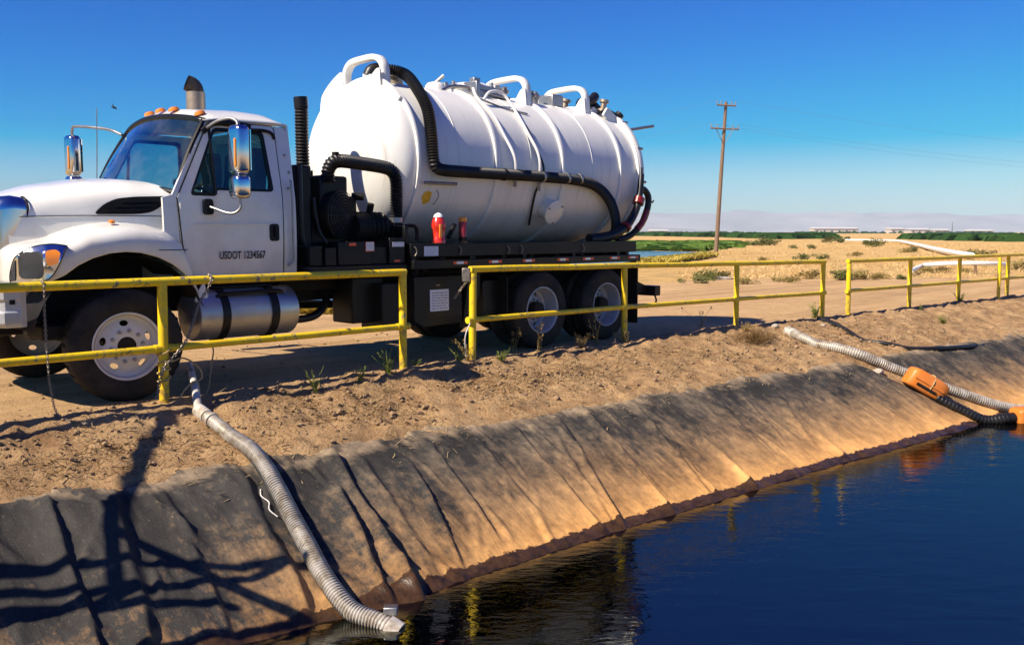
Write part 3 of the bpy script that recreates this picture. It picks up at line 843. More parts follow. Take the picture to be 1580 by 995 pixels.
# inside
ib = MB(); ib.tb(.62, .98, -.95, .95, 1.62, 1.99); dash = ib.build('dashboard', 'trim', T, bevel=.06, seg=3)
for t0 in (.48, -.48):
    st_ = MB().tb(1.32, 1.80, t0 - .25, t0 + .25, 1.45, 1.60).build('driver_seat' if t0 > 0 else 'passenger_seat', 'seat', T, bevel=.05, seg=3)
    MB().poly(round_poly([(t0 - .23, 1.58), (t0 + .23, 1.58), (t0 + .21, 2.25), (t0 + .14, 2.47), (t0 - .14, 2.47), (t0 - .21, 2.25)], .06), [], lambda t, z, d: V(1.78 + d + (z - 1.6) * .10, t, z), .14).build('seat_back', 'seat', st_, bevel=.03, seg=3)
sw = MB(); c0 = V(1.10, .48, 1.98); ax = Vector((-.55, 0, .83)); u = ax.orthogonal().normalized(); v = ax.cross(u)
ring = [c0 + (u * math.cos(a) + v * math.sin(a)) * .22 for a in [2 * PI * i / 28 for i in range(29)]]
sw.tube(ring, .016, 8); sw.cyl(c0 - u * .22, c0 + u * .22, .012, 8); sw.cyl(c0 - v * .22, c0, .012, 8); sw.cyl(c0, c0 - ax * -.0 + Vector((.25, 0, -.3)), .025, 8)
sw.build('steering_wheel', 'black', dash)
# drip rail / mirror hood over the door window, mirrors
def mirror_set(sg):
    long_ = 1.36 if sg > 0 else 2.05
    s0 = 1.13 if sg > 0 else .86
    zt = 2.60 if sg > 0 else 2.72
    mr = empty('side_mirror', (0, 0, 0)); mr.parent = T
    def house(z0, z1, w, d, nm):
        rows = []
        for z, k in ((z0, .72), (z0 + .02, .93), (z0 + .05, 1), (z1 - .05, 1), (z1 - .02, .93), (z1, .72)):
            row = []
            for j in range(24):
                a = 2 * PI * j / 24; c, sn = math.cos(a), math.sin(a)
                x = math.copysign(abs(c) ** .62, c) * w * k; y = math.copysign(abs(sn) ** .62, sn) * d * k
                row.append(V(s0 - y, sg * long_ + x, z))
            rows.append(row)
        return MB().rings(rows).build(nm, 'chrome', mr, smooth=50)
    h1 = house(zt - .47, zt, .118, .075, 'mirror_housing')
    house(zt - .705, zt - .48, .108, .085, 'convex_mirror_housing')
    MB().tb(s0 + .068, s0 + .078, sg * long_ - .10, sg * long_ + .10, zt - .43, zt - .04).build('mirror_plate', 'mirror_glass', mr)
    MB().tb(s0 - .082, s0 - .055, sg * long_ + .045, sg * long_ + .075, zt - .40, zt - .13).build('mirror_signal', 'amber', mr, bevel=.006)
    top = zt + .06
    if sg > 0:
        MB().tube(smooth_path([V(1.02, .95, 2.60), V(1.05, 1.10, 2.655), V(1.10, 1.26, 2.675), V(s0, long_ - .02, top - .02), V(s0, long_, zt - .02)], .03), .016, 10).build('upper_arm', 'steel', mr)
    else:
        MB().tube(smooth_path([V(.98, -.92, 2.66), V(.93, -1.2, 2.74), V(s0, -long_ + .15, zt + .10), V(s0, -long_ + .02, zt + .07), V(s0, -long_, zt - .02)], .03), .016, 10).build('upper_arm', 'steel', mr)
    MB().tube(smooth_path([V(s0, sg * long_, zt - .70), V(s0 + .0, sg * long_, zt - .80), V(s0 - .06, sg * (long_ - .08), zt - .85), V(.97, sg * 1.07, 1.815)], .03), .014, 10).build('lower_arm', 'steel', mr)
    MB().poly(rrect(.905, 1.005, 1.74, 1.895, .03), [], wall_map(sg, .045), .045).build('arm_base', 'black', mr, bevel=.012)
    MB().tube(smooth_path([V(.98, sg * (cab_t(2.62) + .02), 2.56), V(1.10, sg * (cab_t(2.62) + .03), 2.655), V(1.30, sg * (cab_t(2.62) + .035), 2.665), V(1.50, sg * (cab_t(2.62) + .03), 2.645)], .03), lambda i: .034, 10).build('arm_mount', 'black', mr)
mirror_set(1); mirror_set(-1)
for sg in (1, -1):
    MB().tube(smooth_path([V(1.50, sg * (cab_t(2.6) + .03), 2.615), V(1.66, sg * (cab_t(2.6) + .03), 2.622), V(1.76, sg * (cab_t(2.6) + .028), 2.60), V(1.79, sg * (cab_t(2.6) + .025), 2.54)], .03), .017, 8).build('rain_visor', 'black', T)
    MB().tube(smooth_path([V(1.90, sg * 1.06, 2.12), V(1.905, sg * 1.075, 1.9), V(1.905, sg * 1.075, 1.4), V(1.90, sg * 1.07, 1.27), V(1.85, sg * 1.055, 1.21)], .03), .014, 8).build('grab_rail', 'steel', T)
MB().tube(smooth_path([V(.70, -1.02, 1.98), V(.74, -1.06, 2.3), V(.78, -1.10, 2.95)], .05), .006, 6).build('antenna', 'steel', T)
for sg in (1, -1):
    MB().tube([V(x, sg * (cab_t(z) + .006), z) for x, z in dens(DOORP + DOORP[:1], .05)[:-1]], .0065, 5, caps=False).build('door_seam', 'frame', T)
    for z in (1.35, 1.80): MB().cyl(V(.672 if z > 1.5 else .715, sg * (cab_t(z) + .008), z - .05), V(.672 if z > 1.5 else .71, sg * (cab_t(z) + .008), z + .05), .012, 8).build('door_hinge', 'white', T)
for s_, z_ in ((1.895, 2.38), (1.90, 2.03), (1.93, 2.2)):
    MB().lathe([(0, .016), (.012, .015), (.016, .006), (.022, 0)], V(s_, cab_t(z_) + .004, z_), (0, 1, 0), 10).build('cab_fitting', 'steel', T)
# lettering on the door
cu = bpy.data.curves.new('door_text', 'FONT'); cu.body = 'USDOT 1234567'; cu.size = .105; cu.align_x = 'CENTER'; cu.space_character = 1.0; cu.offset = .0022
tmp = bpy.data.objects.new('tmp', cu); COL.objects.link(tmp); bpy.context.view_layer.update()
tme = bpy.data.meshes.new_from_object(tmp.evaluated_get(bpy.context.evaluated_depsgraph_get())); bpy.data.objects.remove(tmp)
for vv in tme.vertices:
    x, y = vv.co.x, vv.co.y
    s = 1.325 + x * .70; z = 1.300 + y * 1.02
    vv.co = V(s, cab_t(z) + .0125, z)
tme.materials.clear(); tme.materials.append(M['ink'])
lt = bpy.data.objects.new('door_lettering', tme); COL.objects.link(lt); lt.parent = [o for o in T.children if o.name == 'door'][0]

# ---- wheels (axis along +y, outer face of the tyre at y = 0)
def tyre_mesh(w):
    prof = [(-.015, .285), (-.012, .30), (.0, .335), (.004, .38), (.0, .44), (-.014, .485), (-.030, .508), (-.042, .519)]
    g = []
    n_g = 4; y = -.050; gw = .017; rib = (w - .11 - n_g * gw) / (n_g + 1)
    g.append((y, .522))
    for k in range(n_g):
        y -= rib; g += [(y, .5255), (y - .001, .506), (y - gw + .001, .506), (y - gw, .5255)]; y -= gw
    y -= rib; g.append((y, .522))
    prof = prof + g + [(-w + .042, .519), (-w + .030, .508), (-w + .014, .485), (-w, .44), (-w - .004, .38), (-w, .335), (-w + .012, .30), (-w + .015, .285)]
    def mod(j, k, r):
        if r > .518 and (j in (7, 8) or j in (len(prof) - 9, len(prof) - 8)) and k % 3 == 0: return r - .014
        if r > .524 and k % 4 == (j % 2) * 2: return r - .008
        return r
    return MB().lathe(prof, (0, 0, 0), (0, 1, 0), 132, mod=mod)
def cut(o, cutters):
    for c in cutters:
        md = o.modifiers.new('b', 'BOOLEAN'); md.object = c; md.operation = 'DIFFERENCE'; md.solver = 'EXACT'
    bpy.context.view_layer.update()
    me = bpy.data.meshes.new_from_object(o.evaluated_get(bpy.context.evaluated_depsgraph_get()))
    o.modifiers.clear(); o.data = me
    me.shade_smooth(); me.set_sharp_from_angle(angle=R(35))
    for c in cutters: bpy.data.objects.remove(c)
def oval_cutters(rad, n, a, b, y0, y1, off=0):
    cs = []
    for k in range(n):
        q = 2 * PI * k / n + off
        cx, cz = rad * math.cos(q), rad * math.sin(q)
        rr = [Vector((cx + math.cos(x) * b * math.cos(q) - math.sin(x) * a * math.sin(q), 0, cz + math.cos(x) * b * math.sin(q) + math.sin(x) * a * math.cos(q))) for x in [2 * PI * i / 20 for i in range(20)]]
        cs.append(MB().rings([[p + Vector((0, y0, 0)) for p in rr], [p + Vector((0, y1, 0)) for p in rr]]).build('c', 'frame', smooth=0))
    return cs
def rim_front():
    p = [(-.004, .300), (.004, .307), (.002, .316), (-.02, .312), (-.06, .285), (-.20, .285), (-.20, .275), (-.085, .270), (-.080, .252), (-.060, .225), (-.036, .175), (-.030, .15), (-.030, .086), (-.050, .086), (-.05, .15), (-.058, .175), (-.085, .225), (-.10, .262)]
    p = [(-.004, .298), (.006, .305), (.004, .315), (-.015, .313), (-.06, .292), (-.20, .292), (-.20, .280), (-.105, .276), (-.10, .255), (-.078, .222), (-.052, .175), (-.045, .15), (-.045, .086), (-.030, .086), (-.030, .15), (-.036, .175), (-.060, .225), (-.082, .255), (-.07, .272), (-.03, .284), (-.012, .290)]
    o = MB().lathe(p, (0, 0, 0), (0, 1, 0), 64, closed_prof=True).build('rim', 'wheel')
    cut(o, oval_cutters(.212, 5, .040, .026, -.2, .05, R(100)))
    return o
def rim_rear():
    p = [(-.004, .298), (.006, .305), (.004, .315), (-.015, .313), (-.06, .292), (-.25, .292), (-.25, .150), (-.19, .11), (-.175, .11), (-.175, .15), (-.195, .19), (-.215, .245), (-.20, .268), (-.14, .276), (-.05, .280), (-.012, .290)]
    o = MB().lathe(p, (0, 0, 0), (0, 1, 0), 64, closed_prof=True).build('rim', 'wheel_rear')
    cut(o, oval_cutters(.212, 5, .036, .024, -.3, -.16, R(60)))
    return o
def nuts(par, rad, y, mat):
    me = None
    for k in range(10):
        q = 2 * PI * k / 10 + .1
        if me is None:
            o = MB().lathe([(0, .020), (.022, .019), (.026, .010), (.042, .010), (.042, 0)], (0, 0, 0), (0, 1, 0), 6).build('lug_nut', mat, par, smooth=20); me = o.data
        else:
            o = bpy.data.objects.new('lug_nut', me); COL.objects.link(o); o.parent = par
        o.location = (rad * math.cos(q), y, rad * math.sin(q))
def make_front_wheel():
    w = tyre_mesh(.28).build('front_wheel', 'rubber', T, smooth=35); rm = rim_front(); rm.parent = w
    MB().lathe([(-.16, .12), (-.06, .12), (-.05, .082), (-.035, .078), (-.028, .05), (-.028, 0)], (0, 0, 0), (0, 1, 0), 32).build('hub', 'frame', w)
    nuts(w, .143, -.031, 'steel'); return w
def make_rear_wheel():
    w = tyre_mesh(.27).build('rear_wheel', 'rubber', T, smooth=35); rm = rim_rear(); rm.parent = w
    MB().lathe([(-.26, .14), (-.17, .108), (-.10, .104), (-.06, .10), (-.05, .08), (-.048, 0)], (0, 0, 0), (0, 1, 0), 32).build('hub', 'frame', w)
    nuts(w, .135, -.176, 'steel'); return w
fw = make_front_wheel(); fw.location = V(.03, 1.215, .522); fw.rotation_euler = (0, R(14), R(-8))
f2 = copy_obj(fw, T); f2.scale = (1, -1, 1); f2.location = V(.03, -1.215, .522); f2.rotation_euler = (0, R(40), R(-8))
rw = make_rear_wheel(); rw.location = V(5.69, 1.215, .522); rw.rotation_euler = (0, R(23), 0)
for s, sg in ((7.08, 1), (5.69, -1), (7.08, -1)):
    c = copy_obj(rw, T); c.scale = (1, sg, 1); c.location = V(s, sg * 1.215, .522); c.rotation_euler = (0, R(23 + 31 * s), 0)
for s in (5.69, 7.08):
    for sg in (1, -1):
        MB().lathe([(0, .29), (0, .40), (-.03, .50), (-.05, .52), (-.2, .52), (-.23, .5), (-.26, .4), (-.26, .29)], V(s, sg * .90, .522), (0, sg, 0), 48).build('inner_tyre', 'rubber', T)
        MB().lathe([(0, .15), (.0, .29), (-.24, .29), (-.24, .15)], V(s, sg * .90, .522), (0, sg, 0), 24).build('inner_rim', 'frame', T)

# ---- chassis
ch = MB()
for sg in (1, -1): ch.tb(-.55, 8.1, sg * .38, sg * .46, .78, 1.06)
for s in (.6, 2.2, 3.4, 4.6, 6.4, 8.0): ch.tb(s - .05, s + .05, -.38, .38, .82, 1.0)
ch.build('chassis_rails', 'frame', T)
MB().tb(-.08, .14, -.95, .95, .46, .58).build('front_axle', 'frame', T, bevel=.03)
MB().tb(-.62, .66, .42, .95, .60, .74).tb(-.62, .66, -.95, -.42, .60, .74).build('leaf_spring', 'frame', T, bevel=.02)
MB().tb(-.55, .6, -.36, .36, .62, 1.7).build('engine_block', 'frame', T, bevel=.08)
for s in (5.69, 7.08):
    MB().cyl(V(s, -.62, .522), V(s, .62, .522), .095, 16).build('rear_axle', 'frame', T)
    MB().lathe([(-.2, .05), (-.15, .17), (0, .22), (.15, .17), (.2, .05)], V(s, 0, .53), (1, 0, 0), 20).build('differential', 'frame', T)
MB().cyl(V(.7, 0, .78), V(5.5, 0, .58), .05, 12).build('drive_shaft', 'frame', T)
sp = MB()
for sg in (1, -1):
    sp.poly(round_poly([(5.75, .62), (7.02, .62), (6.6, .80), (6.2, .80)], .05), [], lambda s, z, d, sg=sg: V(s, sg * (.52 + d), z), .10)
sp.build('tandem_spring', 'frame', T)
MB().tube(smooth_path([V(1.95, .75, .66), V(2.15, .72, .60), V(2.42, .70, .63), V(2.62, .62, .78), V(2.66, .5, .95)], .04), .045, 10).build('air_line', 'hose_black', T)
MB().tb(2.0, 2.9, .30, .62, .90, 1.12).build('transmission_guard', 'frame', T, bevel=.02)

# ---- fuel tank with straps and step
ft = MB().lathe([(0, .0), (0, .22), (.012, .248), (.03, .258), (1.11, .258), (1.128, .248), (1.14, .22), (1.14, 0)], V(1.92, .915, .742), (1, 0, 0), 48).build('fuel_tank', 'alu', T, smooth=30)
for s in (1.06, 1.62):
    rows = []
    for k in range(41):
        a = 2 * PI * k / 40
        rows.append([V(s + ds, .915 + math.cos(a) * r, .742 + math.sin(a) * r) for ds, r in ((-.042, .262), (-.042, .272), (.042, .272), (.042, .262))])
    MB().rings(rows, True, False).build('tank_strap', 'black', ft)
MB().tube(smooth_path([V(1.00, 1.08, .90), V(1.03, 1.10, .945), V(1.3, 1.11, .955), V(1.70, 1.10, .955), V(1.74, 1.08, .92)], .03), .022, 8).build('step_rail', 'black', ft)
MB().tb(1.0, 1.7, .60, .98, .985, 1.03).build('cab_step', 'frame', T, bevel=.008)
MB().poly(round_poly([(.78, .96), (.86, 1.08), (.90, .93), (.88, .885), (.76, .885)], .02), [], lambda s, z, d: V(s, 1.10 + d, z), .02).build('fender_bracket', 'pipe_white', T)

# ---- boxes along the side
def placard(s0, s1, z0, z1, t, lines=5, par=None, name='placard', mat='paper'):
    p = MB().tb(s0, s1, t, t + .004, z0, z1).build(name, mat, T)
    ln = MB(); hgt = (z1 - z0)
    for k in range(lines):
        z = z1 - hgt * (.16 + .72 * k / max(1, lines - 1)); rnd = random.Random(k * 31 + int(s0 * 100))
        x = s0 + (s1 - s0) * .10
        while x < s1 - (s1 - s0) * .15:
            w_ = rnd.uniform(.08, .26) * (s1 - s0); ln.tb(x, min(x + w_, s1 - (s1 - s0) * .08), t + .004, t + .0055, z - hgt * .018, z + hgt * .018); x += w_ + .04 * (s1 - s0)
    ln.build('printed_line', 'ink_grey', p); return p
tbx = MB().poly(round_poly([(3.46, 1.02), (4.22, 1.02), (4.22, .46), (3.62, .44), (3.46, .52)], .03), [], lambda s, z, d: V(s, 1.20 + d, z), .62).build('tool_box', 'black', T, bevel=.012)
MB().poly(round_poly([(3.44, 1.035), (4.25, 1.035), (4.25, 1.00), (3.44, 1.00)], .01), [], lambda s, z, d: V(s, 1.215 + d, z), .64).build('box_lid', 'black', tbx, bevel=.006)
placard(3.70, 4.00, .62, .88, 1.2035, 7, tbx)
MB().tb(3.80, 3.86, 1.2035, 1.206, .925, .94).build('box_label', 'rope', tbx)
MB().tube(smooth_path([V(3.55, 1.10, 1.04), V(3.58, 1.12, 1.14), V(3.66, 1.12, 1.18), V(3.72, 1.10, 1.10)], .02), .03, 8).build('valve_handle', 'frame', tbx)
MB().poly(round_poly([(4.42, 1.08), (4.62, 1.08), (4.60, .78), (4.44, .40), (4.30, .36), (4.36, .7)], .03), [], lambda s, z, d: V(s, 1.12 + d, z), .05).build('side_guard', 'black', T, bevel=.01)
MB().poly(round_poly([(4.72, .95), (5.0, .95), (5.02, .45), (4.72, .45)], .06), [], lambda s, z, d: V(s, 1.05 + d, z), .25).build('air_tank_box', 'black', T, bevel=.02)
MB().tb(2.75, 3.2, .55, .95, .52, 1.05).build('battery_box', 'black', T, bevel=.02)
MB().tb(3.05, 3.30, .70, 1.12, .42, .98).build('lower_cabinet', 'black', T, bevel=.02)

# ---- deck: front step box with lamps and plates
dk = MB(); dk.tb(2.02, 3.36, .2, 1.20, 1.10, 1.20)
fd = dk.build('front_deck', 'black', T, bevel=.01)
MB().tb(2.42, 2.88, .75, 1.16, 1.203, 1.46).tb(2.90, 3.12, .8, 1.13, 1.203, 1.40).tb(3.125, 3.345, .72, 1.175, 1.203, 1.50).tb(2.06, 2.22, .8, 1.15, 1.203, 1.42).tb(2.24, 2.38, .9, 1.18, 1.203, 1.40).build('deck_cabinet', 'black', fd, bevel=.008)
MB().tb(2.56, 2.66, 1.161, 1.168, 1.415, 1.45).build('marker_lamp', 'red', fd, bevel=.004)
placard(2.79, 2.90, 1.36, 1.455, 1.170, 6, fd, 'warning_plate'); MB().tb(2.785, 2.905, 1.161, 1.169, 1.35, 1.46).build('plate_back', 'red', fd)
placard(3.16, 3.33, 1.40, 1.455, 1.178, 2, fd, 'serial_plate')
MB().tb(3.18, 3.27, 1.177, 1.184, 1.225, 1.25).build('marker_lamp', 'red', fd, bevel=.003)
MB().tb(2.50, 3.10, 1.200, 1.206, 1.125, 1.142).build('reflector_strip', 'red', fd)
# ---- rear deck sub frame
rd = MB()
for sg in (1, -1):
    rd.tb(3.40, 7.76, sg * 1.10, sg * 1.22, 1.275, 1.435)
    rd.tb(3.40, 7.80, sg * 1.08, sg * 1.27, 1.135, 1.235)
for i in range(9): rd.tb(3.45 + i * .53, 3.53 + i * .53, -1.08, 1.08, 1.15, 1.27)
rd.tb(3.42, 7.74, -1.10, 1.10, 1.27, 1.30)
for s in (3.42, 4.35, 5.3, 6.3, 7.3): rd.tb(s, s + .07, 1.11, 1.215, 1.225, 1.285)
rdk = rd.build('tank_deck', 'black', T, bevel=.006)
for i, s in enumerate((4.02, 4.62, 5.24, 5.92, 6.46, 7.06, 7.50)):
    w_ = .17
    for a, b in ((0, .3), (1.0, 1.35)): MB().tb(s + w_ * a, s + w_ * b, 1.271, 1.276, 1.180, 1.212).build('red_reflector', 'red', rdk)
    MB().tb(s + w_ * .31, s + w_ * .99, 1.271, 1.276, 1.180, 1.212).build('white_reflector', 'paper', rdk)
placard(3.60, 3.82, 1.285, 1.40, 1.2215, 5, rdk)
for s in (3.45, 4.16, 5.0, 5.25, 6.5): MB().tube(smooth_path([V(s, 1.235, 1.29), V(s + .02, 1.245, 1.33), V(s + .01, 1.24, 1.38), V(s - .01, 1.225, 1.40)], .02), .007, 6).build('deck_fitting', 'chain', rdk)
# mud flaps, hitch
for sg in (1, -1): MB().tb(7.78, 7.80, sg * .62, sg * 1.23, .20, 1.06).build('mud_flap', 'frame', T)
MB().tb(5.02, 5.04, .62, 1.20, .45, 1.0).build('front_flap', 'frame', T)
MB().tb(8.35, 8.50, -1.15, 1.15, .58, .735).tb(7.9, 8.4, .55, .67, .60, .72).tb(7.9, 8.4, -.67, -.55, .60, .72).build('rear_bumper', 'black', T, bevel=.012)
MB().poly(round_poly([(7.80, .62), (7.80, .93), (7.98, .86), (8.36, .73), (8.36, .62)], .03), [], lambda s, z, d: V(s, .98 + d, z), .05).build('bumper_bracket', 'black', T, bevel=.006)
MB().tube(smooth_path([V(8.42, 1.1, .58), V(8.43, 1.12, .50), V(8.35, 1.13, .45), V(8.25, 1.12, .46)], .02), .014, 8).build('tow_hook', 'frame', T)

# ---- the vacuum tank
TR, TZ = 1.035, 2.43
prof = []
for k in range(17):
    a = PI / 2 * k / 16; prof.append((3.66 - .50 * math.cos(a) ** 1.0, TR * math.sin(a)))
prof += [(3.72, TR + .0), (5.0, TR), (6.3, TR), (7.6, TR), (8.05, TR)]
for k in range(1, 13):
    a = PI / 2 * k / 12; prof.append((8.10 + .42 * math.sin(a), TR * math.cos(a)))
tank = MB().lathe([(-a, r) for a, r in prof], (0, 0, TZ), (1, 0, 0), 96).build('vacuum_tank', 'tank', T, smooth=40)
def rib(s, w, h, name='tank_rib'):
    MB().lathe([(-(s - w / 2), TR - .01), (-(s - w / 2), TR + h), (-(s - w / 2 + .012), TR + h + .006), (-(s + w / 2 - .012), TR + h + .006), (-(s + w / 2), TR + h), (-(s + w / 2), TR - .01)], (0, 0, TZ), (1, 0, 0), 96).build(name, 'tank', tank, smooth=30)
rib(3.68, .05, .035); rib(5.0, .07, .028); rib(6.3, .07, .028); rib(7.6, .07, .028); rib(8.06, .10, .055, 'door_flange'); rib(8.00, .03, .045, 'door_flange')
for s_ in (4.34, 5.66, 6.95):
    MB().lathe([(-(s_ - .008), TR - .003), (-(s_ - .004), TR + .005), (-(s_ + .004), TR + .005), (-(s_ + .008), TR - .003)], (0, 0, TZ), (1, 0, 0), 96).build('weld_seam', 'tank', tank)
def tk(s, ang, h=0.):              # point on the tank, ang from vertical towards the near side (deg)
    a = R(ang); return V(s, (TR + h) * math.sin(a), TZ + (TR + h) * math.cos(a))
# clamps round the rear door
cl = MB()
for k in range(12):
    a0 = -150 + 300 * k / 11
    p = tk(8.03, a0, .05); q = tk(8.16, a0, .05); cl.tube([p, q], .02, 8)
cl.build('door_clamp', 'steel', tank)
# lifting hoops
def hoop(s, par, w=.40, htop=3.75):
    pts = [(-w, 3.22), (-w, 3.52)]
    pts = [V(s, t, z) for t, z in [(-w, 3.24), (-w, 3.50), (-w + .03, 3.63), (-w + .14, 3.71), (0, 3.73), (w - .16, 3.72), (w - .04, 3.64), (w, 3.50), (w + .005, 3.20)]]
    path = smooth_path(pts, .025); fr = frames(path); rows = []
    for p, (tg, u, v) in zip(path, fr):
        e1 = Vector((1, 0, 0)); e2 = tg.cross(e1).normalized()
        rows.append([p + e1 * .055 * a + e2 * .036 * b for a, b in ((1, .75), (.85, 1), (-.85, 1), (-1, .75), (-1, -.75), (-.85, -1), (.85, -1), (1, -.75))])
    h = MB().rings(rows).build('lifting_hoop', 'tank', T, smooth=50)
    return h
h = hoop(3.70, T)
# curved flange plates that carry the front hoop
def flange(s, a0, a1, prof_h, th=.03):
    n = 24; rows = []
    for k in range(n + 1):
        u = k / n; a = a0 + (a1 - a0) * u; hh = prof_h(u)
        rows.append([tk(s - th / 2, a, -.02), tk(s + th / 2, a, -.02), tk(s + th / 2, a, hh), tk(s - th / 2, a, hh)])
    return MB().rings(rows)
flange(3.64, -58, -20, lambda u: .05 + .17 * sstep(u * 2.2)).build('hoop_flange', 'tank', h, smooth=30)
flange(3.63, 3, 46, lambda u: .05 + .02 * (1 - u)).build('hoop_flange', 'tank', h, smooth=30)
MB().poly(round_poly([(.04, 3.10), (.04, 3.34), (.38, 3.56), (.44, 3.56), (.46, 3.22), (.25, 3.05), (.06, 2.74)], .02), [], lambda t, z, d: V(3.60 - .0 + d - (0 if z > 3.2 else (3.2 - z) * .10), t, z), .02).build('hoop_gusset', 'tank', h, bevel=.004)
for s in (6.22, 7.52):
    h = hoop(s, T, .42, 3.77)
    h.location = (0, .0, .025)
    MB().poly(round_poly([(.22, 3.36), (.36, 3.55), (.45, 3.58), (.48, 3.28)], .05), [], lambda t, z, d, s=s: V(s - .06 + d, t, z), .02).build('hoop_gusset', 'tank', h, bevel=.004)
    MB().poly(round_poly([(-.48, 3.28), (-.46, 3.44), (-.30, 3.40), (-.28, 3.34)], .03), [], lambda t, z, d, s=s: V(s - .06 + d, t, z), .02).build('hoop_gusset', 'tank', h, bevel=.004)
# top fittings
mh = MB().lathe([(0, .29), (.10, .29), (.11, .33), (.15, .33), (.16, .30), (.20, .22), (.225, .0)], V(5.52, -.02, 3.42), (0, 0, 1), 32).build('manhole_cover', 'tank', tank, smooth=35)
for k in range(6):
    a = 2 * PI * k / 6; MB().cyl(V(5.52 + .31 * math.cos(a), -.02 + .31 * math.sin(a), 3.52), V(5.52 + .31 * math.cos(a), -.02 + .31 * math.sin(a), 3.63), .03, 8).build('cover_bolt', 'steel', tank)
MB().lathe([(0, .14), (.10, .14), (.14, .11), (.17, 0)], V(4.95, -.10, 3.44), (0, 0, 1), 20).build('relief_valve', 'tank', tank)
MB().cyl(V(4.9, -.1, 3.55), V(5.0, .02, 3.68), .025, 8).build('valve_lever', 'steel', tank)
MB().tb(5.25, 5.32, .14, .40, 3.38, 3.60).tb(5.80, 5.92, -.05, .2, 3.42, 3.62).tb(5.28, 5.9, .30, .34, 3.35, 3.50).build('valve_bracket', 'steel', tank, bevel=.012)
MB().lathe([(0, .10), (.12, .10), (.13, .14), (.17, .14), (.17, .0)], V(4.15, .04, 3.42), (0, 0, 1), 16).build('vent_cap', 'stack', tank)
MB().tb(6.9, 7.15, .0, .30, 3.42, 3.60).tb(6.98, 7.3, -.22, -.05, 3.42, 3.56).build('latch_block', 'steel', tank, bevel=.02)
# rear door gear
MB().tube(smooth_path([V(7.66, .25, 3.55), V(7.85, .25, 3.60), V(8.0, .2, 3.68)], .02), .075, 12).build('door_grip', 'hose_black', tank)
MB().lathe([(0, .15), (.05, .17), (.16, .17), (.2, .12), (.2, 0)], V(7.98, .05, 3.40), (0, .1, 1), 20).build('float_housing', 'frame', tank)
MB().tube([V(8.15, .42, 3.26), V(8.28, .42, 3.36), V(8.33, .45, 3.42)], .07, 12).build('door_grip', 'hose_black', tank)
MB().poly(round_poly([(7.70, 3.34), (7.80, 3.46), (8.15, 3.26), (8.30, 3.0), (8.18, 3.0)], .02), [], lambda s, z, d: V(s, .62 + d, z), .04).build('hinge_plate', 'tank', tank, bevel=.005)
MB().poly(round_poly([(7.70, 3.38), (7.80, 3.50), (8.20, 3.28), (8.30, 3.1), (8.18, 3.08)], .02), [], lambda s, z, d: V(s, .34 + d, z), .04).build('hinge_plate', 'tank', tank, bevel=.005)
MB().cyl(V(8.24, .40, 3.12), V(8.24, .72, 3.12), .05, 12).cyl(V(8.2, .66, 3.14), V(8.60, .90, 3.22), .022, 8).build('door_hand_lever', 'steel', tank)
for i_, (s_, t_, z_, k_) in enumerate(((7.82, -.30, 3.42, 1.), (8.05, -.15, 3.36, .8), (7.95, .38, 3.36, .9))):
    MB().lathe([(0, .07 * k_), (.06, .07 * k_), (.06, .10 * k_), (.10, .10 * k_), (.10, .05 * k_), (.20, .05 * k_), (.21, .08 * k_), (.25, .08 * k_), (.25, 0)], V(s_, t_, z_), (-.15, .1, 1), 16).build('rear_valve', 'stack' if i_ != 1 else 'frame', tank)
MB().tube(smooth_path([V(7.70, .50, 3.36), V(7.85, .55, 3.42), V(8.05, .60, 3.36), V(8.2, .66, 3.2), V(8.26, .78, 2.95)], .03), .022, 8).build('door_hydraulic_line', 'hose_black', tank)
MB().tube(smooth_path([V(7.72, .10, 3.50), V(7.9, .0, 3.62), V(8.1, .1, 3.58), V(8.22, .2, 3.40)], .03), .05, 10).build('rear_elbow', 'hose_black', tank)
MB().tube([V(7.90, .45, 3.30), V(8.20, .50, 3.28)], .035, 8).build('hinge_pin', 'steel', tank)
for s_, t_ in ((5.20, -.15), (5.84, .30), (6.72, .1), (6.45, .25)):
    MB().lathe([(0, .05), (.10, .05), (.10, .075), (.13, .075), (.15, .04), (.18, .04), (.18, 0)], V(s_, t_, TZ + math.sqrt(TR ** 2 - t_ ** 2) - .01), (0, t_, 1), 12).build('top_fitting', 'steel', tank)
MB().tube(smooth_path([V(4.75, .25, 3.42), V(4.95, .22, 3.50), V(5.2, .24, 3.52), V(5.5, .34, 3.46), V(5.9, .38, 3.42)], .03), .025, 8).build('top_pipe', 'steel', tank)
MB().tb(5.30, 5.42, .20, .30, 3.55, 3.66).tb(5.40, 5.70, .28, .31, 3.50, 3.56).build('cover_latch', 'steel', tank, bevel=.01)
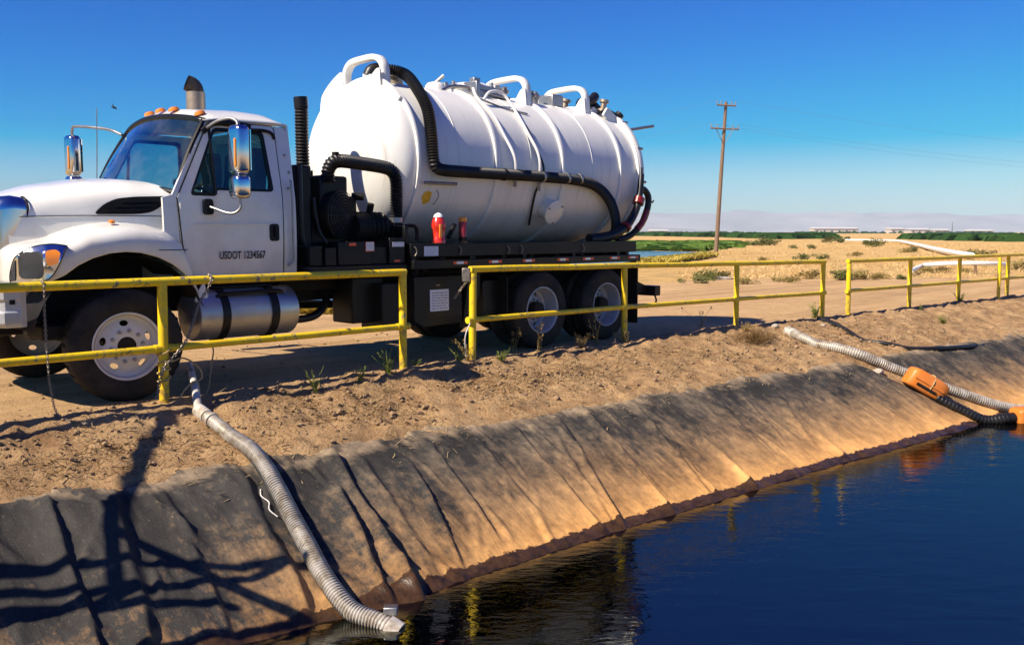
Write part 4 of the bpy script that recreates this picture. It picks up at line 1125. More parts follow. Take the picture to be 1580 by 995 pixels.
# side port, small bar, sticker
pt = MB().lathe([(0, .15), (.17, .15), (.17, .0)], V(6.12, .86, 1.91), (0, 1, -.42), 32).build('side_port', 'tank', T, smooth=30)
MB().lathe([(.171, .0), (.171, .175), (.19, .175), (.195, .165), (.195, 0)], V(6.12, .86, 1.91), (0, 1, -.42), 32).build('port_cover', 'tank', pt, smooth=30)
for k in range(3):
    a = 2 * PI * k / 3 + .4; c = V(6.12, .86, 1.91) + Vector((0, 1, -.42)).normalized() * .19 + Vector((math.cos(a), 0, 0)) * .15 + Vector((0, .387, .922)) * .15 * math.sin(a)
    MB().cyl(c, c + Vector((0, .02, -.008)), .014, 8).build('port_bolt', 'steel', pt)
MB().tube([V(3.76, 1.055, 2.16), V(4.28, 1.055, 2.16)], .020, 8).build('tank_handrail', 'steel', tank)
MB().poly(round_poly([(3.80, 2.0), (3.86, 2.07), (3.96, 2.05), (3.95, 1.93), (3.86, 1.90)], .03), [], lambda s, z, d: V(s, math.sqrt(max(0, (TR + .004) ** 2 - (z - TZ) ** 2)), z), None).build('yellow_sticker', 'yellow_mark', tank)
MB().tube(smooth_path([V(4.02, .98, 2.08), V(4.04, .99, 2.02), V(4.02, .965, 1.95), V(3.98, .95, 1.90)], .02), .008, 6).build('tank_hook', 'steel', tank)
# beacon and red cylinder standing on the deck
bc = MB().lathe([(0, .085), (.05, .085), (.06, .078), (.16, .078), (.20, .095), (.23, .09), (.28, .075), (.32, .05), (.335, 0)], V(3.90, 1.14, 1.437), (0, 0, 1), 20).build('warning_beacon', 'red', T)
MB().lathe([(.31, .062), (.34, .05), (.36, .02), (.365, 0)], V(3.90, 1.14, 1.437), (0, 0, 1), 16).build('beacon_cap', 'paper', bc)
MB().tb(3.84, 3.88, 1.215, 1.235, 1.50, 1.66).build('beacon_bracket', 'amber', bc, bevel=.006)
rc = MB().lathe([(0, .052), (.30, .052), (.315, .04), (.32, 0)], V(4.30, 1.14, 1.437), (0, 0, 1), 16).build('red_cylinder', 'red_dark', T)
MB().lathe([(.02, .054), (.07, .0545), (.07, .052)], V(4.30, 1.14, 1.437), (0, 0, 1), 16).build('cylinder_band', 'frame', rc)
MB().lathe([(.26, .054), (.305, .0545), (.322, .03), (.325, 0)], V(4.30, 1.14, 1.437), (0, 0, 1), 16).build('cylinder_cap', 'amber', rc)
MB().tube(smooth_path([V(4.06, 1.13, 1.50), V(4.12, 1.13, 1.58), V(4.18, 1.12, 1.66)], .02), .028, 8).build('deck_handle', 'frame', T)

# ---- hoses
def ribbed(r, amp, per):
    return lambda i: r + (amp if (i // per) % 2 else -amp)
def hose(name, pts, r, mat='hose_black', par=T, step=.016, amp=.0035, per=1, n=14, smooth=70):
    path = smooth_path(pts, step); return MB().tube(path, ribbed(r, amp, per), n).build(name, mat, par, smooth=smooth)
HA = [V(3.74, .16, 3.57), V(3.90, .22, 3.60), V(4.02, .38, 3.54), V(3.99, .62, 3.37), V(3.92, .92, 3.07), V(3.86, 1.07, 2.72), V(3.85, 1.115, 2.46), V(3.89, 1.115, 2.35), V(4.02, 1.112, 2.315), V(4.39, 1.11, 2.31), V(4.85, 1.112, 2.31), V(5.7, 1.112, 2.31), V(6.5, 1.11, 2.29), V(6.95, 1.10, 2.22), V(7.30, 1.06, 2.04), V(7.55, .98, 1.80), V(7.66, .90, 1.60), V(7.66, .84, 1.46)]
ha = hose('suction_hose', HA, .066, amp=.009, step=.016)
for p in (HA[0], ):
    MB().tube(smooth_path([V(3.66, .12, 3.50), V(3.70, .14, 3.575), V(3.80, .18, 3.595)], .02), .08, 14).build('hose_coupling', 'hose_black', ha)
for s in (5.05, 5.78, 6.28, 6.55): MB().lathe([(-.02, .066), (-.018, .080), (.018, .080), (.02, .066)], V(s, 1.112, 2.307), (1, 0, 0), 16).build('hose_clamp', 'steel' if s > 5.1 else 'black', ha)
hose('rear_wand_hose', [V(7.02, 1.02, 1.46), V(7.35, 1.10, 1.50), V(7.70, 1.13, 1.66), V(7.88, 1.13, 1.90), V(7.97, 1.12, 2.15), V(8.02, 1.10, 2.36), V(8.04, 1.08, 2.46)], lambda: 0, 'hose_black') if False else None
wd = MB().tube(smooth_path([V(6.92, 1.00, 1.46), V(7.30, 1.08, 1.51), V(7.64, 1.12, 1.66), V(7.86, 1.13, 1.90), V(7.96, 1.12, 2.14), V(8.02, 1.10, 2.36), V(8.04, 1.09, 2.44)], .02), lambda i: .085 - .0005 * i, 14).build('rear_wand_hose', 'hose_black', T)
MB().tube([V(8.035, 1.09, 2.43), V(8.045, 1.085, 2.54)], .02, 8).build('wand_tip', 'frame', wd)
for p, q in ((V(7.90, 1.135, 1.99), V(7.945, 1.13, 2.08)), (V(7.60, 1.125, 1.635), V(7.64, 1.128, 1.665))):
    MB().tube([p, q], .088, 14).build('red_band', 'red_dark', wd)
bh = MB().tube(smooth_path([V(7.60, .98, 1.45), V(7.85, 1.04, 1.52), V(8.05, 1.10, 1.70), V(8.16, 1.12, 1.92), V(8.18, 1.12, 2.10), V(8.10, 1.11, 2.20), V(8.02, 1.10, 2.22)], .02), .05, 12).build('rear_drain_hose', 'hose_black', T)
MB().tube(smooth_path([V(7.95, 1.085, 1.615), V(8.06, 1.105, 1.72), V(8.15, 1.12, 1.90)], .02), .0515, 12).build('red_band', 'red_dark', bh)
MB().tube([V(8.17, 1.12, 2.08), V(8.28, 1.13, 2.02), V(8.31, 1.13, 2.05)], .012, 6).build('drain_lever', 'frame', bh)
for pts, nm in (([tk(5.16, 22, .10), tk(5.10, 32, .035), tk(5.13, 52, .03), tk(5.18, 68, .03), tk(5.24, 86, .10), tk(5.31, 104, .06)], 'white_cable'),
                ([tk(5.15, 36, .05), tk(5.30, 31, .13), tk(5.52, 30, .14), tk(5.62, 38, .07), tk(5.66, 64, .03), tk(5.71, 84, .10), tk(5.78, 106, .06)], 'white_cable')):
    cb = MB().tube(smooth_path(pts, .03), .020, 8).build(nm, 'pipe_white', T)
    e = pts[-1]; MB().tube([pts[-2].lerp(e, .55), e], .026, 8).build('cable_sleeve', 'steel', cb)
MB().tube(smooth_path([tk(5.68, 58, .03), tk(5.76, 76, .03), tk(5.78, 92, .11), tk(5.76, 108, .03), tk(5.80, 122, .03), tk(5.9, 135, .04)], .03), .016, 8).build('control_cable', 'hose_black', T)
MB().tube(smooth_path([tk(5.05, 18, .05), tk(5.2, 30, .015), tk(5.5, 40, .012), tk(5.9, 44, .014)], .03), .010, 6).build('control_cable', 'steel', T)

# ---- vacuum pump and engine between cab and tank
pu = MB().tb(2.08, 2.30, -.7, .86, 1.20, 2.30).tb(2.30, 2.80, .10, .80, 1.20, 1.72).build('pump_unit', 'black', T, bevel=.03)
MB().tb(2.40, 2.78, .34, .86, 1.72, 2.20).build('air_filter_box', 'black', pu, bevel=.03)
MB().cyl(V(2.66, .70, 2.20), V(2.66, .70, 2.27), .03, 10).cyl(V(2.43, .6, 2.2), V(2.43, .6, 2.26), .05, 10).build('filler_cap', 'frame', pu)
def guard(c, rad, par):
    c = Vector(c); MB().lathe([(-.10, rad), (0, rad), (.02, rad * .9), (.02, rad * .25), (.06, rad * .2), (.06, 0)], c, (-.35, 1, 0), 28).build('fan_housing', 'frame', par)
    g = MB(); ax = Vector((-.35, 1, 0)).normalized(); u = ax.orthogonal().normalized(); v = ax.cross(u)
    for k in range(1, 9):
        rr = rad * k / 8; d = ax * (.03 + .07 * (1 - (k / 8) ** 2))
        g.tube([c + d + (u * math.cos(a) + v * math.sin(a)) * rr for a in [2 * PI * i / 32 for i in range(33)]], .0035, 5)
    for k in range(16):
        a = 2 * PI * k / 16; g.tube([c + ax * (.03 + .07 * (1 - (q / 5) ** 2)) + (u * math.cos(a) + v * math.sin(a)) * rad * q / 5 for q in range(6)], .003, 5)
    g.build('fan_guard', 'hose_black', par)
guard(V(2.64, .90, 1.76), .27, pu)
MB().cyl(V(2.80, .86, 1.62), V(3.30, .80, 1.62), .17, 24).cyl(V(3.30, .80, 1.62), V(3.34, .80, 1.62), .13, 24).build('blower_barrel', 'frame', pu, smooth=30, bevel=.012)
bb = MB()
for k in range(7): bb.lathe([(-(2.84 + k * .065), .17), (-(2.85 + k * .065), .185), (-(2.865 + k * .065), .17)], V(0, .83, 1.62), (1, 0, 0), 24)
bb.build('cooling_fin', 'black', pu)
MB().cyl(V(2.95, .7, 1.75), V(2.95, .7, 1.98), .05, 12).cyl(V(2.95, .7, 1.98), V(3.05, .8, 1.98), .045, 12).cyl(V(3.12, .8, 1.78), V(3.12, .84, 1.90), .04, 12).build('pump_fitting', 'frame', pu)
MB().tube(smooth_path([V(2.30, .88, 1.95), V(2.34, .92, 1.6), V(2.45, .95, 1.42), V(2.62, .95, 1.36)], .03), .02, 8).tube(smooth_path([V(2.12, .9, 2.3), V(2.10, .93, 1.9), V(2.12, .92, 1.5), V(2.2, .9, 1.35)], .03), .03, 8).build('pump_line', 'hose_black', pu)
eh = hose('elbow_hose', [V(2.50, .88, 2.12), V(2.50, .88, 2.24), V(2.55, .885, 2.33), V(2.66, .89, 2.365), V(2.95, .895, 2.35), V(3.25, .90, 2.325), V(3.38, .90, 2.29), V(3.44, .90, 2.20), V(3.45, .90, 2.06), V(3.445, .90, 1.7), V(3.44, .90, 1.50)], .072, amp=.008, step=.016)
MB().cyl(V(3.44, .90, 1.68), V(3.44, .90, 1.74), .085, 16).build('hose_clamp', 'steel', eh)
MB().cyl(V(2.60, .885, 2.42), V(2.60, .885, 2.46), .04, 10).build('hose_plug', 'frame', eh)
MB().cyl(V(3.44, .90, 1.26), V(3.44, .90, 1.66), .09, 16).tb(3.36, 3.42, .95, 1.16, 1.44, 1.64).build('pump_inlet', 'black', T, bevel=.01)
MB().tube(smooth_path([V(3.5, 1.0, 1.64), V(3.62, 1.02, 1.64), V(3.66, 1.02, 1.58), V(3.66, 1.02, 1.46)], .02), .022, 8).build('inlet_handle', 'black', T)
st2 = hose('intake_stack', [V(2.56, .30, 2.2), V(2.55, .30, 2.6), V(2.55, .30, 3.0)], .075, amp=.008, step=.018)
MB().lathe([(0, .082), (.10, .082), (.12, .078), (.12, .066), (.02, .06)], V(2.55, .30, 3.0), (.08, 0, 1), 20).build('stack_cap', 'black', st2)
es = MB().lathe([(0, .115), (1.19, .115), (1.19, .105), (.9, .10)], V(2.10, -1.34, 2.10), (0, 0, 1), 28).build('exhaust_stack', 'stack', T)
MB().tube(smooth_path([V(2.10, -1.34, 3.28), V(2.10, -1.34, 3.32), V(2.07, -1.35, 3.37), V(2.00, -1.37, 3.40)], .02), .098, 20, caps=False).build('exhaust_tip', 'soot', es)
MB().tb(2.00, 2.22, -1.46, -.9, 1.1, 2.36).build('muffler_guard', 'steel', T, bevel=.04)

# ------------------------------------------------------------------ YELLOW PIPE RAILS
RH = [(-3, 1.12), (3, 1.12), (4.1, 1.125), (7.1, 1.09), (9.8, 1.06), (12.5, 1.035), (16, 1.02), (30, 1.02)]
def rail_pt(s, k=1.0): return W(s, rail_t(s), tab(RH, s) * k)
def railing(label, posts, ends, mid_ends=None):
    base = W(posts[0], rail_t(posts[0]), 0)
    root = empty('pipe_railing', base); tag(root, label, 'railing', 'yellow pipe railings along the pond edge')
    def pipe(name, k, a, b, r):
        n = max(2, int((b - a) / .35)); pts = []
        for i in range(n + 1):
            s = a + (b - a) * i / n; p = rail_pt(s, k); p.z += .006 * nz(s * .9, k * 7) ; pts.append(p - base)
        MB().tube(pts, r, 14).build(name, 'yellow', root)
    pipe('top_rail', 1.0, ends[0], ends[1], .040)
    pipe('mid_rail', .455, (mid_ends or ends)[0], (mid_ends or ends)[1], .035)
    for i, s in enumerate(posts):
        b = W(s, rail_t(s), -.25) - base; tp = rail_pt(s, 1.0) - base + Vector((0, 0, -.006))
        lean = REAR * (.012 * math.sin(s * 5)) 
        po = MB().tube([b - lean, b.lerp(tp, .5), tp + lean], .044, 16).build('post', 'yellow', root)
        # welded sleeve where the mid rail meets the post
        c = rail_pt(s, .455) - base; j = MB()
        for sg in (-1, 1):
            if ends[0] - .02 <= s + sg * .06 <= ends[1] + .02: j.cyl(c + REAR * sg * .03, c + REAR * sg * .085, .041, 14)
        if len(j.b.verts): j.build('weld_collar', 'yellow', po)
        else: j.b.free()
    return root
railing('long yellow pipe railing with a chain tied to it in front of the truck cab', [-2.75, .23, 3.04], (-5.2, 3.08))
railing('yellow pipe railing of three posts in front of the rear wheels', [4.12, 7.11, 9.82, 12.45], (4.08, 12.49))
railing('far yellow pipe railing running out of the picture on the right', [13.36, 15.79, 18.09, 20.76, 23.4], (13.30, 26.5))
po = MB().tube([W(20.0, rail_t(20.0) + .10, -.2), W(20.0, rail_t(20.0) + .10, .98)], .04, 14).build('steel_post', 'yellow', origin=W(20.0, rail_t(20) + .1, 0))
tag(po, 'single yellow post standing close beside the last post of the far railing', 'post')

# ------------------------------------------------------------------ chains and ropes
def chain_mesh(pts, link=.05, r=.006):
    path = smooth_path(pts, link * .62); mb = MB(); fr = frames(path)
    for i, (p, (tg, u, v)) in enumerate(zip(path, fr)):
        a = u if i % 2 else v; L = link * .5; w = link * .27
        pts_ = []
        for k in range(11):
            q = 2 * PI * k / 10; x = math.cos(q); y = math.sin(q)
            pts_.append(p + tg * (x * L) + a * (y * w))
        mb.tube(pts_, r, 5, caps=False)
    return mb
def tp_(s, dz): return rail_pt(s, 1.0) + Vector((0, 0, dz))
pz = W(.23, rail_t(.23), 0)
chain_pts = [tp_(.70, .045) + SIDE * .0, tp_(.70, .02) + SIDE * .055, tp_(.66, -.08) + SIDE * .05, rail_pt(.56, .80) + SIDE * .06, rail_pt(.42, .52) + SIDE * .08, pz + Vector((0, 0, .42)) + REAR * .05 + SIDE * .065, pz + Vector((0, 0, .34)) - REAR * .03 + SIDE * .07, pz + Vector((0, 0, .22)) - REAR * .07 + SIDE * .06, pz + Vector((0, 0, .08)) - REAR * .10 + SIDE * .06]
tag(chain_mesh(chain_pts, .042, .0048).build('chain', 'chain', origin=pz.copy()), 'grey steel chain slung from the top rail down to the foot of the near post', 'chain', 'chains on the near railing')
cp2 = [tp_(-.80, .05), tp_(-.80, .0) + SIDE * .055, tp_(-.80, -.2) + SIDE * .045, rail_pt(-.80, .455) + SIDE * .06, W(-.78, rail_t(-.78) + .05, .25), W(-.74, rail_t(-.74) + .10, .03), W(-.60, rail_t(-.6) + .30, -.02)]
tag(chain_mesh(cp2, .034, .0030).build('chain', 'chain', origin=W(-.8, rail_t(-.8), 0)), 'thin rusty chain hanging down from the rails in front of the bumper', 'chain', 'chains on the near railing')
wrap = []
for i in range(26):
    a = i * .9; wrap.append(pz + Vector((0, 0, .50 - .012 * i + .01 * math.sin(i * 2.1))) + REAR * math.cos(a) * .056 + SIDE * math.sin(a) * .056)
rp = MB().tube(smooth_path(wrap, .02), .009, 6).build('rope', 'rope', origin=pz.copy())
loops = [pz + REAR * .07 + Vector((0, 0, .38)), pz + REAR * .20 + Vector((0, 0, .40)), pz + REAR * .33 + Vector((0, 0, .30)) + SIDE * .03, pz + REAR * .34 + Vector((0, 0, .20)) + SIDE * .05, pz + REAR * .24 + Vector((0, 0, .17)) + SIDE * .05, pz + REAR * .16 + Vector((0, 0, .10)) + SIDE * .05, pz + REAR * .12 + Vector((0, 0, .02)) + SIDE * .04, pz + REAR * .20 + Vector((0, 0, .03)) + SIDE * .07, pz + REAR * .30 + Vector((0, 0, .02)) + SIDE * .06, pz + REAR * .32 + Vector((0, 0, .16)) + SIDE * .03]
MB().tube([p - pz for p in smooth_path(loops, .02)], .008, 6).build('loose_loop', 'rope', rp)
tag(rp, 'frayed tan rope wound round the near yellow post with loose loops', 'rope')
rp2 = MB().tube(smooth_path([W(1.02, .85, .62), W(.98, .95, .50), W(.99, 1.0, .38), W(.90, 1.12, .25), W(.80, 1.25, .06), W(.72, 1.35, .015)], .03), .008, 6).build('rope', 'rope', origin=W(1.0, .9, 0))
tag(rp2, 'tan rope end dangling from under the truck beside the near post', 'rope')
wc = chain_mesh([W(4.02, 1.30, .78), W(4.06, 1.36, .88), W(4.11, rail_t(4.1) - .05, 1.0)], .045, .006).build('chain', 'chain', origin=W(4.1, rail_t(4.1), 1.0))
tag(wc, 'short chain with a tag hooked on the corner of the middle railing', 'chain')
MB().box((-.05, -.012, -.10), (.05, .012, .07)).build('tag_plate', 'chain', wc, bevel=.01, loc=-REAR * .055 - SIDE * .03 + Vector((0, 0, .07)))
tw1 = MB().tube(smooth_path([W(4.07, 1.52, .50), W(4.0, 1.56, .44), W(3.95, 1.58, .40), W(3.93, 1.57, .30), W(3.96, 1.55, .12), W(3.98, 1.56, .0)], .02), .007, 6).build('twine', 'twine', origin=W(4.0, 1.55, 0))
tag(tw1, 'pale cord hanging beside the front post of the middle railing', 'cord')

# ------------------------------------------------------------------ hoses on the bank
def surf(s, t):
    L = liner_off(s); g = t - rail_t(s) - L
    return max(ground_h(s, t), liner_z(s, g) if g > -.05 else -9)
def lay(pts, r, clear=0.0):
    """rest a hose on the ground: world points at radius r above the surface"""
    out = []
    for q in pts:
        s, t = q[0], q[1]; z = surf(s, t) + r * .86 + clear
        if len(q) > 2: z = q[2]
        out.append(W(s, t, z))
    return out
def corrug(path, r, amp, period=3):
    return lambda i: r + amp * (1 if (i % period) == 0 else (-.6 if (i % period) == 1 else .1))
def ground_hose(name, pts, r, mat, label, group=None, amp=.0065, step=.0082, n=18, origin=None, collars=(), taper=0.):
    path = smooth_path(pts, step)
    cf = corrug(path, r, amp); o = MB().tube(path, lambda i: cf(i) * (1 - taper * (1 - min(1, i / (.35 * len(path))))), n).build(name, mat, origin=path[0].copy(), smooth=80)
    a = o.data.attributes.new('rib', 'FLOAT', 'POINT')
    a.data.foreach_set('value', [(0., 1., .55)[(k // n) % 3] for k in range(len(o.data.vertices))])
    tag(o, label, 'hose', group)
    for u, w, rr in collars:
        i = int(u * (len(path) - 1)); k = max(2, int(w / step)); seg = [p - path[0] for p in path[max(0, i - k):i + k + 1]]
        MB().tube(seg, rr, n).build('hose_collar', mat, o, smooth=40)
    return o
NHp = lay([(.38, 1.84), (.385, 2.10), (.39, 2.40), (.39, 2.70), (.375, 2.95), (.35, 3.20), (.305, 3.48), (.25, 3.76), (.20, 4.05)], .074) + [W(.21, 4.35, -1.13), W(.30, 4.60, -1.19), W(.36, 4.72, -1.25)]
nh = ground_hose('suction_hose', NHp, .067, 'hose_grey', 'thick grey ribbed hose running down the liner from the near post into the water', taper=.24, collars=((.02, .10, .062), (.075, .016, .068), (.985, .05, .085)))
rod = lay([(.36, 1.84), (.45, 1.58), (.60, 1.14)], .045)
rod = [NHp[0] + Vector((0, 0, .0)), W(.50, 1.55, .12), W(.66, 1.14, .29)]
MB().tube([p - NHp[0] for p in smooth_path(rod, .05)], lambda i: .040 - .0008 * i, 12).build('inlet_pipe', 'hose_grey', nh)
MB().box((-.05, -.04, -.03), (.05, .04, .03)).build('end_bracket', 'steel', nh, bevel=.008, loc=NHp[-2] - NHp[0] + Vector((.06, .05, .08)))
HR = lay([(10.45, 2.30), (10.25, 2.62), (10.16, 2.95), (10.14, 3.30), (10.20, 3.62), (10.45, 3.92), (10.75, 4.28), (11.10, 4.72)], .07) + [W(11.55, 5.17, -1.04), W(12.02, 5.45, -1.14), W(12.9, 5.80, -1.15), W(14.2, 6.3, -1.16)]
ground_hose('suction_hose', HR, .072, 'hose_grey', 'long grey ribbed hose crossing the liner above the orange floats on the right', amp=.008, step=.0115, collars=((.02, .10, .078), (.70, .04, .08)))
HB = lay([(10.52, 4.46), (10.55, 4.70), (10.70, 4.98), (10.90, 5.24)], .075) + [W(11.15, 5.50, -1.14), W(11.6, 5.74, -1.16), W(12.6, 6.25, -1.17)]
ground_hose('discharge_hose', HB, .075, 'hose_black', 'black ribbed hose between the two orange floats at the water edge', amp=.008, step=.018)
HC = lay([(12.15, 2.00), (12.02, 2.30), (11.85, 2.65), (11.62, 3.05), (11.64, 3.40), (11.85, 3.72), (12.35, 3.96), (13.0, 4.10), (13.8, 4.25)], .035)
fl = MB().tube(smooth_path(HC, .04), lambda i: .05 if i < 14 else .036, 10).build('flat_hose', 'hose_black', origin=HC[0].copy())
tag(fl, 'thin dark hose snaking from the end of the middle railing over the bank', 'hose')
tk_ = MB().tube(smooth_path([p + Vector((.02, .02, .01)) for p in lay([(.22, 3.10), (.19, 3.16), (.21, 3.24), (.17, 3.31), (.20, 3.38)], .01)], .02), .005, 6).build('twine', 'twine', origin=lay([(.2, 3.1)], 0)[0])
tag(tk_, 'short piece of white twine lying on the liner left of the near hose', 'cord')

# orange floats, clamshells round the hose
def float_body(name, center, direction, up, L, wd, ht):
    d = direction.normalized(); sd = d.cross(up).normalized(); up = sd.cross(d).normalized(); rows = []
    prof = [(-.5, .62), (-.46, .86), (-.34, 1.0), (.26, 1.0), (.40, .92), (.5, .70)]
    for u, k in prof:
        row = []
        for q in range(20):
            a = 2 * PI * q / 20; c, s_ = math.cos(a), math.sin(a)
            x = math.copysign(abs(c) ** .36, c) * wd / 2 * k; y = math.copysign(abs(s_) ** .36, s_) * ht / 2 * (k if s_ > 0 else (.8 + .2 * k))
            row.append(d * (u * L) + sd * x + up * y)
        rows.append(row)
    o = MB().rings(rows).build(name, 'orange', smooth=45); o.location = center
    def at(u, x, y): return d * (u * L) + sd * (x * wd / 2) + up * (y * ht / 2)
    # ribs, recess, strap
    MB().tube(smooth_path([at(.05, -1.01, -.6), at(.05, -1.01, .5), at(.05, -.55, 1.01), at(.05, .55, 1.01), at(.05, 1.01, .5), at(.05, 1.01, -.6)], .02), .010, 6).build('strap', 'rope', o)
    for x in (-1.0, 1.0):
        MB().tube([at(-.40, x * 1.0, .02), at(.36, x * 1.0, .02)], .014, 8).build('seam_rib', 'orange', o)
        MB().tube([at(-.30, x * .99, -.45), at(.22, x * .99, -.45)], .022, 8).build('grip_slot', 'frame', o)
    MB().lathe([(0, .03), (.012, .03), (.014, 0)], at(-.22, .45, .985), up, 12).build('bolt_cap', 'frame', o)
    return o
fd1 = (W(10.72, 4.72, 0) - W(10.36, 4.34, 0)); fd1.z = -.30
f1 = float_body('hose_float', W(10.50, 4.52, surf(10.5, 4.52) + .17), fd1, Vector((0, 0, 1)), .62, .30, .30)
tag(f1, 'orange plastic hose float lying on the liner above the waterline', 'hose float', 'orange hose floats')
f2_ = float_body('hose_float', W(11.47, 5.69, -1.12), W(12.3, 6.15, 0) - W(11.3, 5.6, 0), Vector((0, 0, 1)), .62, .30, .26)
tag(f2_, 'orange plastic hose float resting in the water at the right edge', 'hose float', 'orange hose floats')

# added pipe frame, unseen at left, shaped to cast shadows over dirt and liner
sb = W(-4.55, 2.60, ground_h(-4.55, 2.60))
stand = empty('pipe_or_shadow_stand', sb); tag(stand, 'added yellow pipe frame out of view at left, casting bar shadows on the bank', 'shadow caster')
def bar(name, a, b, r=.04): MB().tube([W(*a) - sb, W(*b) - sb], r, 12).build(name, 'yellow', stand)
bar('post', (-4.55, 2.60, -1.0), (-4.55, 2.60, 2.66), .04)
bar('post', (-2.92, 3.24, -1.6), (-2.92, 3.24, 2.26), .035)
bar('post', (-2.64, 3.70, -1.9), (-2.64, 3.70, 1.42), .035)
for za, a, b in ((2.2, (-4.56, 2.52), (-2.90, 3.24)), (1.9, (-4.55, 2.70), (-3.70, 3.06)), (1.6, (-4.55, 2.77), (-3.1, 3.40))): bar('crossbar', (*a, za), (*b, za), .038)
bar('brace', (-3.75, 2.60, 2.25), (-2.64, 3.70, 1.4), .042)
bar('boom', (-4.55, 2.85, 2.62), (-2.50, 1.19, 2.62), .05)

# ------------------------------------------------------------------ clods, straw, stones
def rnd_rock(mb, c, r, rnd, flat=.7):
    b = bmesh.ops.create_icosphere(mb.b, subdivisions=1, radius=r)
    k = rnd.random() * 50
    for v in b['verts']:
        d = v.co.normalized(); v.co = Vector((v.co.x, v.co.y, v.co.z * flat)) * (1 + .45 * noise.noise(d * 1.7 + Vector((k, 0, 0)))) + c
rnd = random.Random(3)
cm = MB()
for i in range(2600):
    s = rnd.uniform(-2.6, 15) if i % 3 else rnd.uniform(-2.4, 6); f = rnd.triangular(-.25, liner_off(s) - .02, .35 * liner_off(s))
    if i % 9 == 0: f = rnd.uniform(-3.5, 0)
    t = rail_t(s) + f; r = .006 + .020 * rnd.random() ** 3.2 + (.02 if rnd.random() < .02 else 0)
    rnd_rock(cm, W(s, t, ground_h(s, t) + r * .25), r, rnd)
for i in range(260):
    s = rnd.uniform(.9, 12); f = rnd.triangular(.1, liner_off(s) - .05, .5 * liner_off(s)); t = rail_t(s) + f; r = .016 + .034 * rnd.random() ** 2
    rnd_rock(cm, W(s, t, ground_h(s, t) + r * .1), r, rnd, .6)
tag(cm.build('dirt_clods', 'clod', smooth=0, recalc=False), kind='stuff')
sm = MB()
for i in range(10000):
    s = rnd.uniform(-2.6, 20) if i % 4 else rnd.uniform(2, 10); L = liner_off(s); f = rnd.triangular(-.12, L + .02, .55 * L)
    if i % 11 == 0: f = L + rnd.random() * .5 * rnd.random()
    if nz(s * 1.2, f * 2.0, 5) < -.12: continue
    t = rail_t(s) + f; p = W(s, t, surf(s, t) + .004); ln = rnd.uniform(.03, .12); a = rnd.uniform(0, 2 * PI)
    d = Vector((math.cos(a), math.sin(a), rnd.uniform(-.1, .55))).normalized() * ln; w = Vector((-d.y, d.x, 0)).normalized() * rnd.uniform(.0018, .0045)
    mid = p + d * .5 + Vector((rnd.uniform(-1, 1), rnd.uniform(-1, 1), .6)) * ln * .16
    sm.quad(p - w, p + w, mid + w, mid - w); sm.quad(mid - w, mid + w, p + d + w * .2, p + d - w * .2)
dm = MB()
for i in range(6500):
    s = rnd.uniform(-1.5, 14); L = liner_off(s); f = rnd.triangular(-.05, L - .05, .45 * L)
    if nz(s * .9, f * 1.6, 15) < .0: continue
    t = rail_t(s) + f; p = W(s, t, ground_h(s, t) + .004); a = rnd.uniform(0, 2 * PI); ln = rnd.uniform(.03, .10); w = rnd.uniform(.002, .005); pts = [p]
    for k in range(3):
        a += rnd.uniform(-.9, .9); pts.append(pts[-1] + Vector((math.cos(a), math.sin(a), rnd.uniform(-.25, .5))) * ln / 3)
    dm.tube(pts, lambda i: w * (1 - .25 * i), 3, caps=False)
tag(dm.build('dead_roots', 'tumble', smooth=0, recalc=False), kind='stuff')
tag(sm.build('dry_straw', 'straw', smooth=0, recalc=False), kind='stuff')
for s, t, r, lb in ((11.74, 2.28, .06, 'small white stone on the bank below the gap between the railings'),
                    (10.55, 2.02, .085, 'tan rock at the foot of the bank shadow near the grey hose end'), (10.15, 3.95, .10, 'flat pale rock lying under the grey hose on the liner')):
    m_ = MB(); rnd_rock(m_, Vector((0, 0, 0)), r, rnd, .6); o = m_.build('stone', 'stone', smooth=35, recalc=False); o.location = W(s, t, surf(s, t) + r * .3)
    o.modifiers.new('sub', 'SUBSURF').render_levels = 1; tag(o, lb, 'stone', 'stones on the bank')

# ------------------------------------------------------------------ weeds
def weed_mesh(h, n, seed, spread=.5, leaf=.05, seedhead=False):
    r = random.Random(seed); mb = MB()
    for i in range(n):
        a = r.uniform(0, 2 * PI); ln = h * r.uniform(.45, 1.0); sp = spread * r.uniform(.2, 1)
        p0 = Vector((r.uniform(-.02, .02), r.uniform(-.02, .02), -.02)); pts = [p0]
        for k in range(1, 6):
            u = k / 5; pts.append(p0 + Vector((math.cos(a) * sp * ln * u ** 1.4 + r.uniform(-.01, .01), math.sin(a) * sp * ln * u ** 1.4 + r.uniform(-.01, .01), ln * u * (1 - .15 * sp * u))))
        mb.tube(pts, lambda i: .0055 - .0008 * i, 4, caps=False)
        for k in range(1, 6):
            for q in range(4 if not seedhead else 2):
                b = r.uniform(0, 2 * PI); L = leaf * r.uniform(.5, 1.2) * (1.1 - .12 * k)
                base = pts[k].lerp(pts[k - 1], r.random()); d = Vector((math.cos(b), math.sin(b), r.uniform(.2, 1.1))).normalized() * L
                w = d.cross(Vector((0, 0, 1))).normalized() * L * .17
                mb.quad(base, base + d * .5 + w, base + d, base + d * .5 - w)
        if seedhead:
            for q in range(7):
                e = pts[-1] + Vector((r.uniform(-.015, .015), r.uniform(-.015, .015), r.uniform(-.05, .01)))
                mb.quad(e, e + Vector((.008, 0, .008)), e + Vector((0, 0, .018)), e + Vector((-.008, 0, .008)))
    return mb
